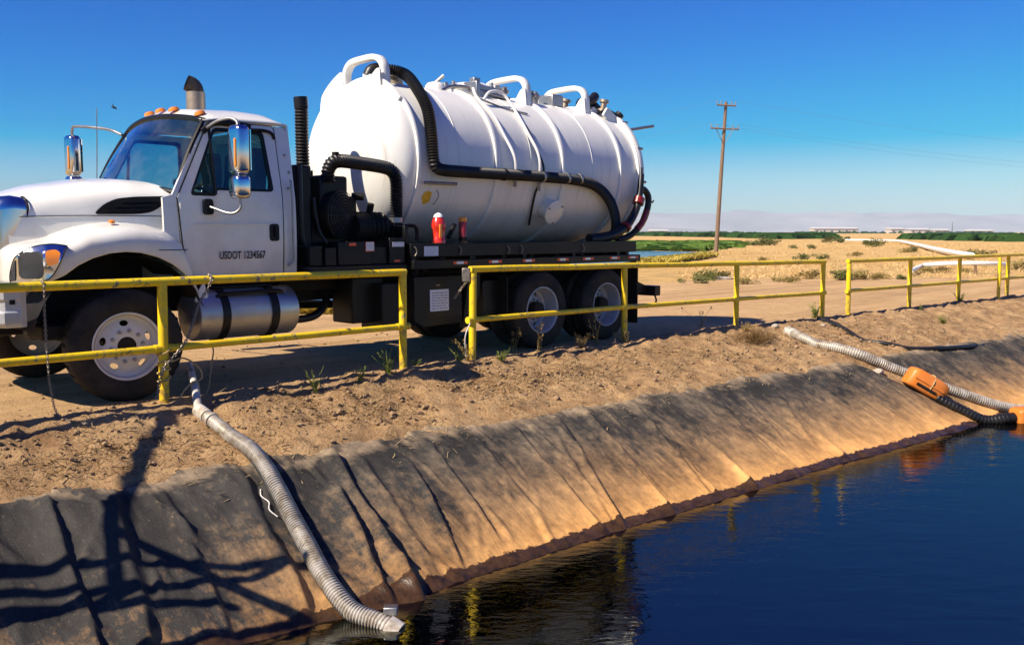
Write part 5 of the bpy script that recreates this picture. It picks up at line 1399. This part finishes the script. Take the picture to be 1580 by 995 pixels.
def plant(name, s, t, h, n, seed, mat, label, group, cat='weed', **kw):
    o = weed_mesh(h, n, seed, **kw).build(name, mat, smooth=0, recalc=False); o.location = W(s, t, ground_h(s, t)); tag(o, label, cat, group); return o
GW, GD = 'green weeds along the railing', 'dry weeds along the railing'
plant('weed', 1.68, 1.76, .34, 11, 1, 'weed', 'tall green weed left of centre between the fuel tank and the water', GW, spread=.55)
plant('weed', 2.72, 1.64, .30, 13, 2, 'weed', 'bushy green weed just left of the end post of the near railing', GW, spread=.8)
plant('weed', 2.28, 1.70, .20, 8, 3, 'weed', 'small green weed between two larger weeds before the near railing end', GW, spread=.8)
plant('weed', 3.30, 1.40, .16, 7, 12, 'weed', 'tiny green tuft just right of the end post of the near railing', GW, spread=1.0)
plant('weed', 3.78, 1.62, .22, 8, 4, 'weed', 'green tuft in the gap between the near and middle railings', GW, spread=.9)
plant('weed', 3.98, 1.55, .30, 9, 5, 'dryweed', 'dry weed tangled round the foot of the front post of the middle railing', GD, spread=.7, seedhead=True)
plant('weed', 4.42, 1.68, .18, 11, 6, 'weed', 'low green weed spreading right of the front post of the middle railing', GW, spread=1.2)
plant('weed', 4.95, 1.40, .36, 4, 7, 'dryweed', 'thin dry stalk before the first rear wheel', GD, spread=.3, seedhead=True)
plant('weed', 5.25, 1.56, .40, 8, 8, 'dryweed', 'brown seeding weed before the left edge of the first rear wheel', GD, spread=.45, seedhead=True)
plant('weed', 6.05, 1.60, .28, 12, 9, 'dryweed', 'pale straw weed before the gap between the rear wheels', GD, spread=.8, seedhead=True)
plant('weed', 6.42, 1.56, .42, 7, 10, 'dryweed', 'tall brown weed between the two rear wheels', GD, spread=.4, seedhead=True)
plant('weed', 7.0, 1.62, .24, 10, 11, 'dryweed', 'low dry weed left of the second post of the middle railing', GD, spread=1.0, seedhead=True)
plant('weed', 12.30, 1.86, .34, 14, 13, 'weed', 'green weed at the last post of the middle railing', GW, spread=.7, leaf=.08)
plant('weed', 17.95, 2.42, .30, 12, 14, 'weed', 'green weed at the third post of the far railing', GW, spread=.9, leaf=.07)
plant('weed', 14.95, 3.15, .22, 12, 15, 'weed', 'small green weed alone on the bank under the far railing', GW, spread=1.0, leaf=.07)
plant('weed', 15.9, 2.35, .20, 9, 16, 'weed', 'little green weed at the second post of the far railing', GW, spread=.9, leaf=.06)
plant('weed', 9.55, 1.2, .42, 6, 17, 'dryweed', 'bare dark twigs on the road behind the third post of the middle railing', GD, spread=.8, seedhead=True)
def tumble(s, t, size, seed):
    r = random.Random(seed); mb = MB()
    for i in range(420):
        a = r.uniform(0, 2 * PI); e = r.uniform(.05, 1.35); L = size * r.uniform(.5, 1.0); p = Vector((r.gauss(0, size * .45), r.gauss(0, size * .22), 0)); pts = [p]
        d = Vector((math.cos(a) * math.cos(e), math.sin(a) * math.cos(e), math.sin(e)))
        for k in range(4):
            d = (d + Vector((r.uniform(-.5, .5), r.uniform(-.5, .5), r.uniform(-.35, .25)))).normalized(); pts.append(pts[-1] + d * L * .22)
        mb.tube(pts, lambda i: .0030 - .0005 * i, 3, caps=False)
    o = mb.build('dry_bush', 'tumble', smooth=0, recalc=False); o.location = W(s, t, ground_h(s, t)); o.rotation_euler = (0, 0, PI / 2 - TH)
    return o
tag(tumble(9.35, 2.35, .34, 5), 'brown dried bush on the bank left of the right hand hose', 'bush')
plant('weed', 9.7, 1.98, .20, 14, 21, 'dryweed', 'yellow grass tuft on top of the brown dried bush', GD, spread=1.2, seedhead=True)

# ------------------------------------------------------------------ THE FIELD BEHIND
F_PX, PITCH = 1450., R(5.4953)
def gpt(x, y, z=0.):                # a spot on level ground, worked out from its bearing and dip in the photo
    u = (x - 790) / F_PX; v = -(y - 497.5) / F_PX
    d = Vector((u, math.cos(PITCH) + v * math.sin(PITCH), -math.sin(PITCH) + v * math.cos(PITCH)))
    k = (z - 1.57) / d.z; return Vector((0, 0, 1.57)) + d * k
def sheet(name, pts, z, mat, n=1):
    m = MB(); m.poly([(p.x, p.y) for p in pts], [], lambda x, y, d: Vector((x, y, z)), None); o = m.build(name, mat, smooth=0); return tag(o, kind='structure')
# a shallow pond beyond the road
fp = [gpt(*q) for q in ((300, 455), (420, 480.5), (505, 481), (590, 477.5), (640, 470), (750, 440), (985, 405), (1040, 399.5), (1085, 393.2), (1080, 391.3), (985, 388.5), (600, 384), (200, 384), (0, 400))]
sheet('far_pond', fp, .104, 'far_water')
# bright crop beyond the pond: a low mat of leaves with real height
def crop(name, px, h, mat, dens, seed, leaf):
    P = [gpt(*q) for q in px]; r = random.Random(seed); mb = MB()
    mb.poly([(p.x, p.y) for p in P], [], lambda x, y, d: Vector((x, y, h * .7)), None)
    xs = [p.x for p in P]; ys = [p.y for p in P]
    def inside(x, y):
        c = False
        for a, b in zip(P, P[1:] + P[:1]):
            if (a.y > y) != (b.y > y) and x < (b.x - a.x) * (y - a.y) / (b.y - a.y) + a.x: c = not c
        return c
    k = 0; tries = 0
    while k < dens and tries < dens * 12:
        tries += 1; x = r.uniform(min(xs), max(xs)); y = r.uniform(min(ys), max(ys))
        if not inside(x, y): continue
        k += 1; a = r.uniform(0, PI); d = Vector((math.cos(a), math.sin(a), 0)) * leaf * r.uniform(.6, 1.3); p = Vector((x, y, 0)); top = Vector((r.uniform(-.2, .2), r.uniform(-.2, .2), h * r.uniform(.8, 1.6)))
        mb.quad(p - d, p + d, p + d * .6 + top, p - d * .6 + top)
    o = mb.build(name, mat, smooth=0, recalc=False); return tag(o, kind='stuff')
crop('green_crop', ((960, 388.3), (1075, 388.3), (1145, 382), (1150, 378.3), (1140, 375.5), (700, 374.5), (300, 375), (300, 383.5)), .30, 'crop', 5000, 1, .9)
crop('crop_strip', ((985, 364.4), (1110, 366.2), (1200, 369.0), (1285, 368.3), (1275, 365.6), (985, 363.0)), .9, 'crop_dark', 2600, 2, 3.0)
crop('crop_strip', ((1402, 369.5), (1470, 371.5), (1585, 373.5), (1700, 373.5), (1700, 368.2), (1402, 367.2)), .8, 'crop_dark', 2600, 3, 2.5)
crop('yellow_grass', ((985, 407.5), (1040, 402), (1085, 396.2), (1105, 396.5), (1075, 401), (1000, 412)), .22, 'yellow_grass', 3000, 4, .10)
crop('yellow_grass', ((420, 484), (505, 484.5), (590, 481), (640, 474), (640, 471.5), (590, 478.6), (505, 482.2), (420, 481.4)), .10, 'yellow_grass', 1500, 6, .05)

def shrub_mesh(seed, n=520, w=1., h=.8):
    r = random.Random(seed); mb = MB()
    cl = [(Vector((r.gauss(0, .3) * w, r.gauss(0, .3) * w, h * r.uniform(.25, .75))), r.uniform(.18, .36) * w) for _ in range(7)]
    for i in range(6):
        a = r.uniform(0, 2 * PI); mb.tube([Vector((0, 0, -.05)), Vector((math.cos(a) * .12 * w, math.sin(a) * .12 * w, h * .3)), cl[i][0]], lambda i: .018 - .005 * i, 4, caps=False)
    for i in range(n):
        c, rad = r.choice(cl); d = Vector((r.gauss(0, 1), r.gauss(0, 1), r.gauss(0, .8))).normalized() * rad * r.uniform(.5, 1.1); p = c + d
        if p.z < .02: p.z = .02 + r.random() * .1
        a = Vector((r.gauss(0, 1), r.gauss(0, 1), r.gauss(0, 1))).normalized(); b = a.orthogonal().normalized(); L = r.uniform(.04, .09) * w
        mb.quad(p - a * L, p + b * L * .4, p + a * L, p - b * L * .4)
    return mb
shr = [shrub_mesh(40 + i).build('shrub', 'bush' if i % 2 == 0 else 'bushdry', smooth=0, recalc=False) for i in range(4)]
SHR = [(1072, 437, 1.0, 0, 'dark green shrub at the road edge nearest the rear of the truck'),
       (1095, 432, 1.25, 0, 'large green shrub left of the pale stone under the utility pole'),
       (1118, 430, 1.0, 2, 'green shrub right of the pale stone under the utility pole'),
       (1152, 438, .8, 1, 'olive shrub standing over the third post of the middle railing'),
       (1200, 434, .7, 3, 'pale olive tuft in the straw seen between two railing posts'),
       (1218, 436, .8, 1, 'olive shrub left of the last post of the middle railing'),
       (1252, 430, 1.15, 3, 'broad olive shrub just left of the last post of the middle railing'),
       (1297, 432, 1.3, 2, 'dense green shrub in the gap between the middle and far railings'),
       (1318, 431, 1.2, 1, 'olive shrub just right of the first post of the far railing'),
       (1340, 432, .75, 3, 'low olive tuft between the first two posts of the far railing'),
       (1362, 430, .8, 1, 'olive tuft just left of the second post of the far railing'),
       (1388, 431, .7, 2, 'small green shrub behind the second post of the far railing'),
       (1425, 421, 1.0, 3, 'olive shrub under the near white pipe'),
       (1458, 420, .9, 1, 'dry olive shrub beside the third post of the far railing'),
       (1495, 421, .8, 3, 'olive tuft below the right end of the near white pipe'),
       (1566, 416, 1.6, 1, 'big olive shrub at the right edge of the field'),
       (1502, 398, 1.7, 0, 'green bush beyond the far railing below the end of the long white pipe'),
       (1525, 396, 1.6, 2, 'green bush right of the end of the long white pipe'),
       (1236, 401, 1.2, 0, 'dark green bush in mid field above the middle railing'),
       (1264, 401, 1.3, 2, 'dark bush in mid field above the end of the middle railing'),
       (1410, 389, 1.7, 2, 'green bush under the bend of the long white pipe'),
       (1352, 381, 3.0, 0, 'wide green bush in the field below the level part of the long white pipe'),
       (1335, 379, 2.2, 2, 'green bush left of the widest bush below the long white pipe'),
       (1395, 390, 1.4, 1, 'olive bush left of the bend of the long white pipe'),
       (1282, 375, 3.2, 0, 'dark bush at the left end of the long white pipe'),
       (1297, 375, 3.4, 2, 'dark bush just under the left end of the long white pipe'),
       (1250, 384, 1.6, 2, 'small bush alone in the golden field left of the white pipe'),
       (1225, 383, 1.3, 0, 'small dark bush in the golden field between pole and pipe'),
       (1195, 379, 3.0, 2, 'bush at the right end of the green crop'),
       (1175, 379.5, 3.2, 0, 'bush on the right corner of the green crop'),
       (1160, 380, 2.4, 2, 'low bush on the edge of the green crop nearest the utility pole'),
       (1320, 396, 1.1, 1, 'olive tuft in mid field above the first post of the far railing'),
       (1180, 404, 1.0, 1, 'olive tuft in mid field above the third post of the middle railing'),
       (1140, 409, .9, 3, 'dry tuft on the field right of the utility pole')]
for i, (x, y, w, k, lb) in enumerate(SHR):
    o = shr[k] if i < 4 and False else copy_obj(shr[k]); p = gpt(x, y); o.location = (p.x, p.y, ground_h(*site_of(p)) - .03)
    o.scale = (w * .66, w * .66, w * .40); o.rotation_euler = (0, 0, i * 1.7); tag(o, lb, 'shrub', 'shrubs in the dry field')
for o in shr: bpy.data.objects.remove(o)
p = gpt(1112, 431); m_ = MB(); rnd_rock(m_, Vector((0, 0, 0)), .42, rnd, .5); o = m_.build('boulder', 'stone', smooth=35, recalc=False); o.location = (p.x, p.y, .02); o.scale = (1.3, .8, .5)
o.modifiers.new('sub', 'SUBSURF').render_levels = 2; tag(o, 'pale flat boulder at the road edge below the utility pole', 'stone')

r = random.Random(12); gm = MB()
for i in range(5200):
    x = r.uniform(1050, 1640); y = 376 + 60 * r.random() ** 1.6; p = gpt(x, y); s_, t_ = site_of(p)
    if field_edge(s_, t_) < .6 or nz(p.x * .22, p.y * .22, 6) < -.12: continue
    z = ground_h(s_, t_); hh = r.uniform(.06, .20)
    for q in range(5):
        a = r.uniform(0, 2 * PI); w = Vector((math.cos(a), math.sin(a), 0)) * r.uniform(.008, .02) * (1 + p.y / 60); b = Vector((p.x + r.gauss(0, .12), p.y + r.gauss(0, .12), z - .02)); tp = b + Vector((r.gauss(0, .12), r.gauss(0, .12), hh * r.uniform(.5, 1)))
        gm.tri(b - w, b + w, tp)
tag(gm.build('dry_grass', 'field_grass', smooth=0, recalc=False), kind='stuff')

# utility pole and wires
pb = gpt(1104, 393.5)
pole = empty('utility_pole', (pb.x, pb.y, 0)); tag(pole, 'tall weathered wooden utility pole with two crossarms in the field', 'utility pole')
lean = Vector((.50, 0, 10.3))
MB().tube([Vector((0, 0, -.5)), lean * .5, lean], lambda i: (.155, .13, .10)[i], 14).build('pole_shaft', 'wood', pole)
def arm(zf, half, nm):
    c = lean * zf + Vector((0, -.17, 0)); ax = Vector((1, .15, -.03)).normalized()
    a = MB().tube([c - ax * half, c + ax * half], .055, 6).build('crossarm', 'wood', pole, smooth=20)
    for u in (-.95, -.55, .55, .95):
        q = c + ax * half * u; MB().lathe([(0, .02), (.08, .02), (.09, .05), (.14, .055), (.17, .03), (.20, .04), (.23, .0)], q + Vector((0, 0, .06)), (0, 0, 1), 10).build('insulator', 'insul', a)
    return [c + ax * half * u + Vector((pb.x, pb.y, .33)) for u in (-.95, .95)]
w_hi = arm(.975, .68, 'a'); w_lo = arm(.825, 1.0, 'b')
MB().tube([lean * .74 + Vector((-.1, -.15, 0)), lean * .825 + Vector((-.6, -.2, 0))], .025, 6).tube([lean * .74 + Vector((.1, -.15, 0)), lean * .825 + Vector((.6, -.25, 0))], .025, 6).build('arm_brace', 'steel', pole)
def wire(a, b, sag, lb):
    pts = [a.lerp(b, k / 40) - Vector((0, 0, 4 * sag * (k / 40) * (1 - k / 40))) for k in range(41)]
    o = MB().tube(pts, .0055, 5).build('power_line', 'wire', origin=a.copy(), smooth=0); tag(o, lb, 'power line', 'power lines on the utility pole')
dirn = Vector((70, 26, -1.2)); dl = Vector((-70, 130, -.5))
wire(w_hi[1], w_hi[1] + dirn, 1.6, 'topmost thin wire running from the pole to the right'); wire(w_lo[1], w_lo[1] + dirn, 1.6, 'lower thin wire running from the right arm end of the pole to the right')
wire(w_lo[0], w_lo[0] + dirn, 1.9, 'lower thin wire running from the left arm end of the pole to the right')
wire(w_hi[0], w_hi[0] + dl, 1.6, 'topmost thin wire running from the pole to the left behind the tank'); wire(w_lo[0], w_lo[0] + dl, 1.6, 'lower thin wire running from the pole to the left behind the tank')

# white irrigation pipes
def fpipe(px, r, lb):
    pts = [gpt(x, y, z) for x, y, z in px]; path = smooth_path(pts, 1.0)
    o = MB().tube([p for p in path], r, 12).build('irrigation_pipe', 'pipe_white', origin=path[0].copy()); tag(o, lb, 'pipe', 'white pipes in the field')
    for k in range(0, len(path), 6):
        if path[k].z > r + .15:
            q = path[k] - path[0]; MB().box((q.x - .04, q.y - .04, -path[0].z), (q.x + .04, q.y + .04, q.z - r * .5)).build('pipe_or_shadow_stand', 'wood', o)
fpipe(((1285, 370.2, .30), (1340, 370.8, .30), (1382, 371.6, .30), (1410, 376.5, .30), (1440, 383.5, .30), (1470, 389.5, .28), (1500, 394.0, .26)), .16, 'long white pipe bending across the golden field towards the far railing')
fpipe(((1405, 419, .18), (1418, 412, .22), (1435, 407.5, .35), (1480, 406.5, .40), (1535, 406.5, .40), (1552, 408.5, .32)), .085, 'short white pipe lying close behind the far railing')

# far buildings
def shed(x0, x1, y0, h, label, depth=25, nd=5):
    a = gpt(x0, y0); b = gpt(x1, y0); k = 1.0; D = 1500.
    A = Vector(((x0 - 790) / F_PX * D, D, 0)); B = Vector(((x1 - 790) / F_PX * D, D, 0)); L = B.x - A.x
    root = empty('warehouse', A); tag(root, label, 'warehouse', 'low pale warehouses on the horizon')
    MB().box((0, 0, -1), (L, depth, h)).build('wall', 'wall_pale', root, smooth=0)
    MB().rings([[Vector((x, -1.5, h)), Vector((x, depth / 2, h + 2.2)), Vector((x, depth + 1.5, h)), Vector((x, depth + 1.5, h - .3)), Vector((x, -1.5, h - .3))] for x in (-1, L + 1)]).build('roof', 'roof_pale', root, smooth=0)
    for i in range(nd): MB().box((L * (i + .3) / nd, -.15, 0), (L * (i + .55) / nd, .0, h * .6)).build('loading_door', 'dark_open', root, smooth=0)
shed(1254, 1322, 358, 7.0, 'longest pale warehouse on the horizon, left of the others', nd=6)
shed(1372, 1392, 358, 6.5, 'small pale warehouse on the horizon above the white pipe bend', nd=2)
shed(1402, 1432, 358, 5.5, 'low white warehouse on the horizon right of the small one', nd=3)
shed(1440, 1462, 358, 4.5, 'lowest pale warehouse on the horizon near the far mast', nd=2)
shed(1496, 1530, 358, 3.5, 'flat pale warehouse on the horizon far right', nd=3)
shed(1003, 1030, 358, 3.5, 'pale building on the horizon left of the utility pole', nd=3)
D = 1450.; mx_ = (1466 - 790) / F_PX * D
ms = MB().cyl(Vector((0, 0, 0)), Vector((0, 0, 17)), 1.1, 8, .5).build('mast', 'steel', loc=Vector((mx_, D, 0))); tag(ms, 'thin dark mast standing among the far warehouses', 'mast')
# a far line of trees and hedges: one mass
r = random.Random(8); tm = MB()
for i in range(2600):
    x = r.uniform(-900, 1500); y = 1000 + 120 * nz(x * .004, 1) + r.uniform(-20, 20)
    if nz(x * .006, 7) < -.05 and r.random() < .9: continue
    h = r.uniform(.5, 1.5) * (1 + .8 * nz(x * .02, 3)); w = r.uniform(1.5, 4)
    for q in range(3):
        a = r.uniform(0, PI); d = Vector((math.cos(a), math.sin(a), 0)) * w; p = Vector((x, y, h * r.uniform(0, .6)))
        tm.quad(p - d, p + d, p + d * .6 + Vector((0, 0, h)), p - d * .6 + Vector((0, 0, h)))
tag(tm.build('far_hedges', 'crop_dark', smooth=0, recalc=False), kind='stuff')

# hills
def hills(name, y0, depth, hfun, nx=240, ny=14, x0=-9000, x1=9000):
    xs = [x0 + (x1 - x0) * i / nx for i in range(nx + 1)]; ys = [j / ny for j in range(ny + 1)]
    def f(x, v):
        e = math.sin(min(1, v * 1.25) * PI / 2) ** 1.3 if v < .8 else 1 - .4 * (v - .8) / .2
        rid = hfun(x) * e * (1 + .5 * (1 - v) * fbm(x * .003, v * 5, 3)) - 3
        return Vector((x, y0 + depth * v, min(rid, 202))), {}
    return tag(grid_mesh(name, xs, ys, f, (), 'hill'), kind='structure')
hills('far_hills', 6200, 1500, lambda x: 150 + 16 * fbm(x * .0012, 1, 0, 5) + 45 * sstep((1900 - x) / 4200) - 20 * sstep((x - 2200) / 2500))
hills('low_hills', 4300, 700, lambda x: max(3, 60 * sstep((1550 - x) / 1700) * (1 + .3 * fbm(x * .003, 4)) ))

# a bird far off
bd = MB().tube([Vector((-.25, 0, 0)), Vector((0, 0, .02)), Vector((.28, 0, 0))], lambda i: (.02, .07, .015)[i], 8)
bd.quad(Vector((-.08, 0, .03)), Vector((.10, 0, .03)), Vector((.02, .5, .22)), Vector((-.06, .5, .22))); bd.quad(Vector((-.08, 0, .03)), Vector((.10, 0, .03)), Vector((.02, -.5, .18)), Vector((-.06, -.5, .18)))
bo = bd.build('bird', 'bird', smooth=50); D = 75.; bo.location = ((186 - 790) / F_PX * D, D, 1.57 + (358 - 171) / F_PX * D); bo.rotation_euler = (.3, .3, .8)
tag(bo, 'small dark bird flying in the sky above the truck cab', 'bird')

# ------------------------------------------------------------------ air, light, camera
ZT = 420
def haze_box():
    m, nt, out = newmat('haze'); h = N(nt)
    v = h.n('ShaderNodeVolumePrincipled'); v.inputs['Color'].default_value = (.66, .84, 1, 1); v.inputs['Density'].default_value = HAZE; v.inputs['Anisotropy'].default_value = -.15
    h.l(v.outputs[0], out.inputs['Volume'])
    o = MB().box((-9500, -9500, -5), (9500, 9500, 205)).build('haze', m, smooth=0); tag(o, kind='stuff'); return o
HAZE = .00011
haze_box()

# the sun stands ahead of the truck and a little behind it
sd_ = (REAR * -1.0 + SIDE * -.20 + Vector((0, 0, 1.0))).normalized()
SUN_EL = math.asin(sd_.z); SUN_AZ = math.atan2(sd_.y, sd_.x)
sl = bpy.data.lights.new('sun', 'SUN'); sl.energy = 5.0; sl.angle = R(.53); sl.color = (1, .885, .72)
so = bpy.data.objects.new('sun', sl); COL.objects.link(so); so.rotation_euler = sd_.to_track_quat('Z', 'Y').to_euler(); so.location = (-30, 0, 40)
wd_ = bpy.data.worlds.new('World'); S.world = wd_; wd_.use_nodes = True; nt = wd_.node_tree; nt.nodes.clear()
sky = nt.nodes.new('ShaderNodeTexSky'); sky.sky_type = 'NISHITA'; sky.sun_disc = False; sky.sun_elevation = SUN_EL; sky.sun_rotation = PI / 2 - SUN_AZ
sky.altitude = 100; sky.air_density = 1.0; sky.dust_density = .15; sky.ozone_density = 3.0
bg = nt.nodes.new('ShaderNodeBackground'); bg.inputs[1].default_value = .125; ow = nt.nodes.new('ShaderNodeOutputWorld')
hs_ = nt.nodes.new('ShaderNodeHueSaturation'); hs_.inputs['Saturation'].default_value = 1.85; hs_.inputs['Hue'].default_value = .511
g0 = nt.nodes.new('ShaderNodeVectorMath'); g0.operation = 'SCALE'; g0.inputs['Scale'].default_value = .1
g1 = nt.nodes.new('ShaderNodeGamma'); g1.inputs['Gamma'].default_value = 1.36
g2 = nt.nodes.new('ShaderNodeVectorMath'); g2.operation = 'SCALE'; g2.inputs['Scale'].default_value = 8.4
nt.links.new(sky.outputs[0], g0.inputs[0]); nt.links.new(g0.outputs[0], g1.inputs['Color']); nt.links.new(g1.outputs[0], g2.inputs[0])
nt.links.new(g2.outputs[0], hs_.inputs['Color']); g3 = nt.nodes.new('ShaderNodeVectorMath'); g3.operation = 'MULTIPLY_ADD'; g3.inputs[1].default_value = (.80, .87, .95); g3.inputs[2].default_value = (-.32, -.12, 0)
g4 = nt.nodes.new('ShaderNodeVectorMath'); g4.operation = 'MAXIMUM'; g4.inputs[1].default_value = (.01, .01, .01)
nt.links.new(hs_.outputs[0], g3.inputs[0]); g5 = nt.nodes.new('ShaderNodeVectorMath'); g5.operation = 'SCALE'; g5.inputs['Scale'].default_value = .209
cv = nt.nodes.new('ShaderNodeRGBCurve'); cv.mapping.use_clip = False; cv.mapping.extend = 'EXTRAPOLATED'
for ch_, pts_ in enumerate((((0, 0), (.08, .085), (.30, .25), (.645, .46), (1, .62)), ((0, 0), (.2, .2), (.40, .39), (.73, .555), (1, .68)), ((0, 0), (.60, .58), (.85, .76), (1, .80)))):
    c_ = cv.mapping.curves[ch_]
    while len(c_.points) < len(pts_): c_.points.new(.5, .5)
    for q_, (x_, y_) in zip(c_.points, pts_): q_.location = (x_, y_)
cv.mapping.update()
g6 = nt.nodes.new('ShaderNodeVectorMath'); g6.operation = 'SCALE'; g6.inputs['Scale'].default_value = 1 / .209
nt.links.new(g3.outputs[0], g4.inputs[0]); nt.links.new(g4.outputs[0], g5.inputs[0]); nt.links.new(g5.outputs[0], cv.inputs['Color'])
nt.links.new(cv.outputs[0], g6.inputs[0]); nt.links.new(g6.outputs[0], bg.inputs[0]); nt.links.new(bg.outputs[0], ow.inputs[0])

cam = bpy.data.cameras.new('camera'); co = bpy.data.objects.new('camera', cam); COL.objects.link(co)
co.location = (0, 0, 1.57); co.rotation_euler = (PI / 2 - PITCH, 0, 0); cam.sensor_width = 36; cam.lens = 36 * F_PX / 1580; cam.clip_start = .05; cam.clip_end = 30000
S.camera = co
S.view_settings.view_transform = 'Standard'; S.view_settings.look = 'None'; S.view_settings.exposure = .74; S.view_settings.gamma = 1
S.cycles.max_bounces = 8; S.cycles.transparent_max_bounces = 12; S.cycles.volume_bounces = 0
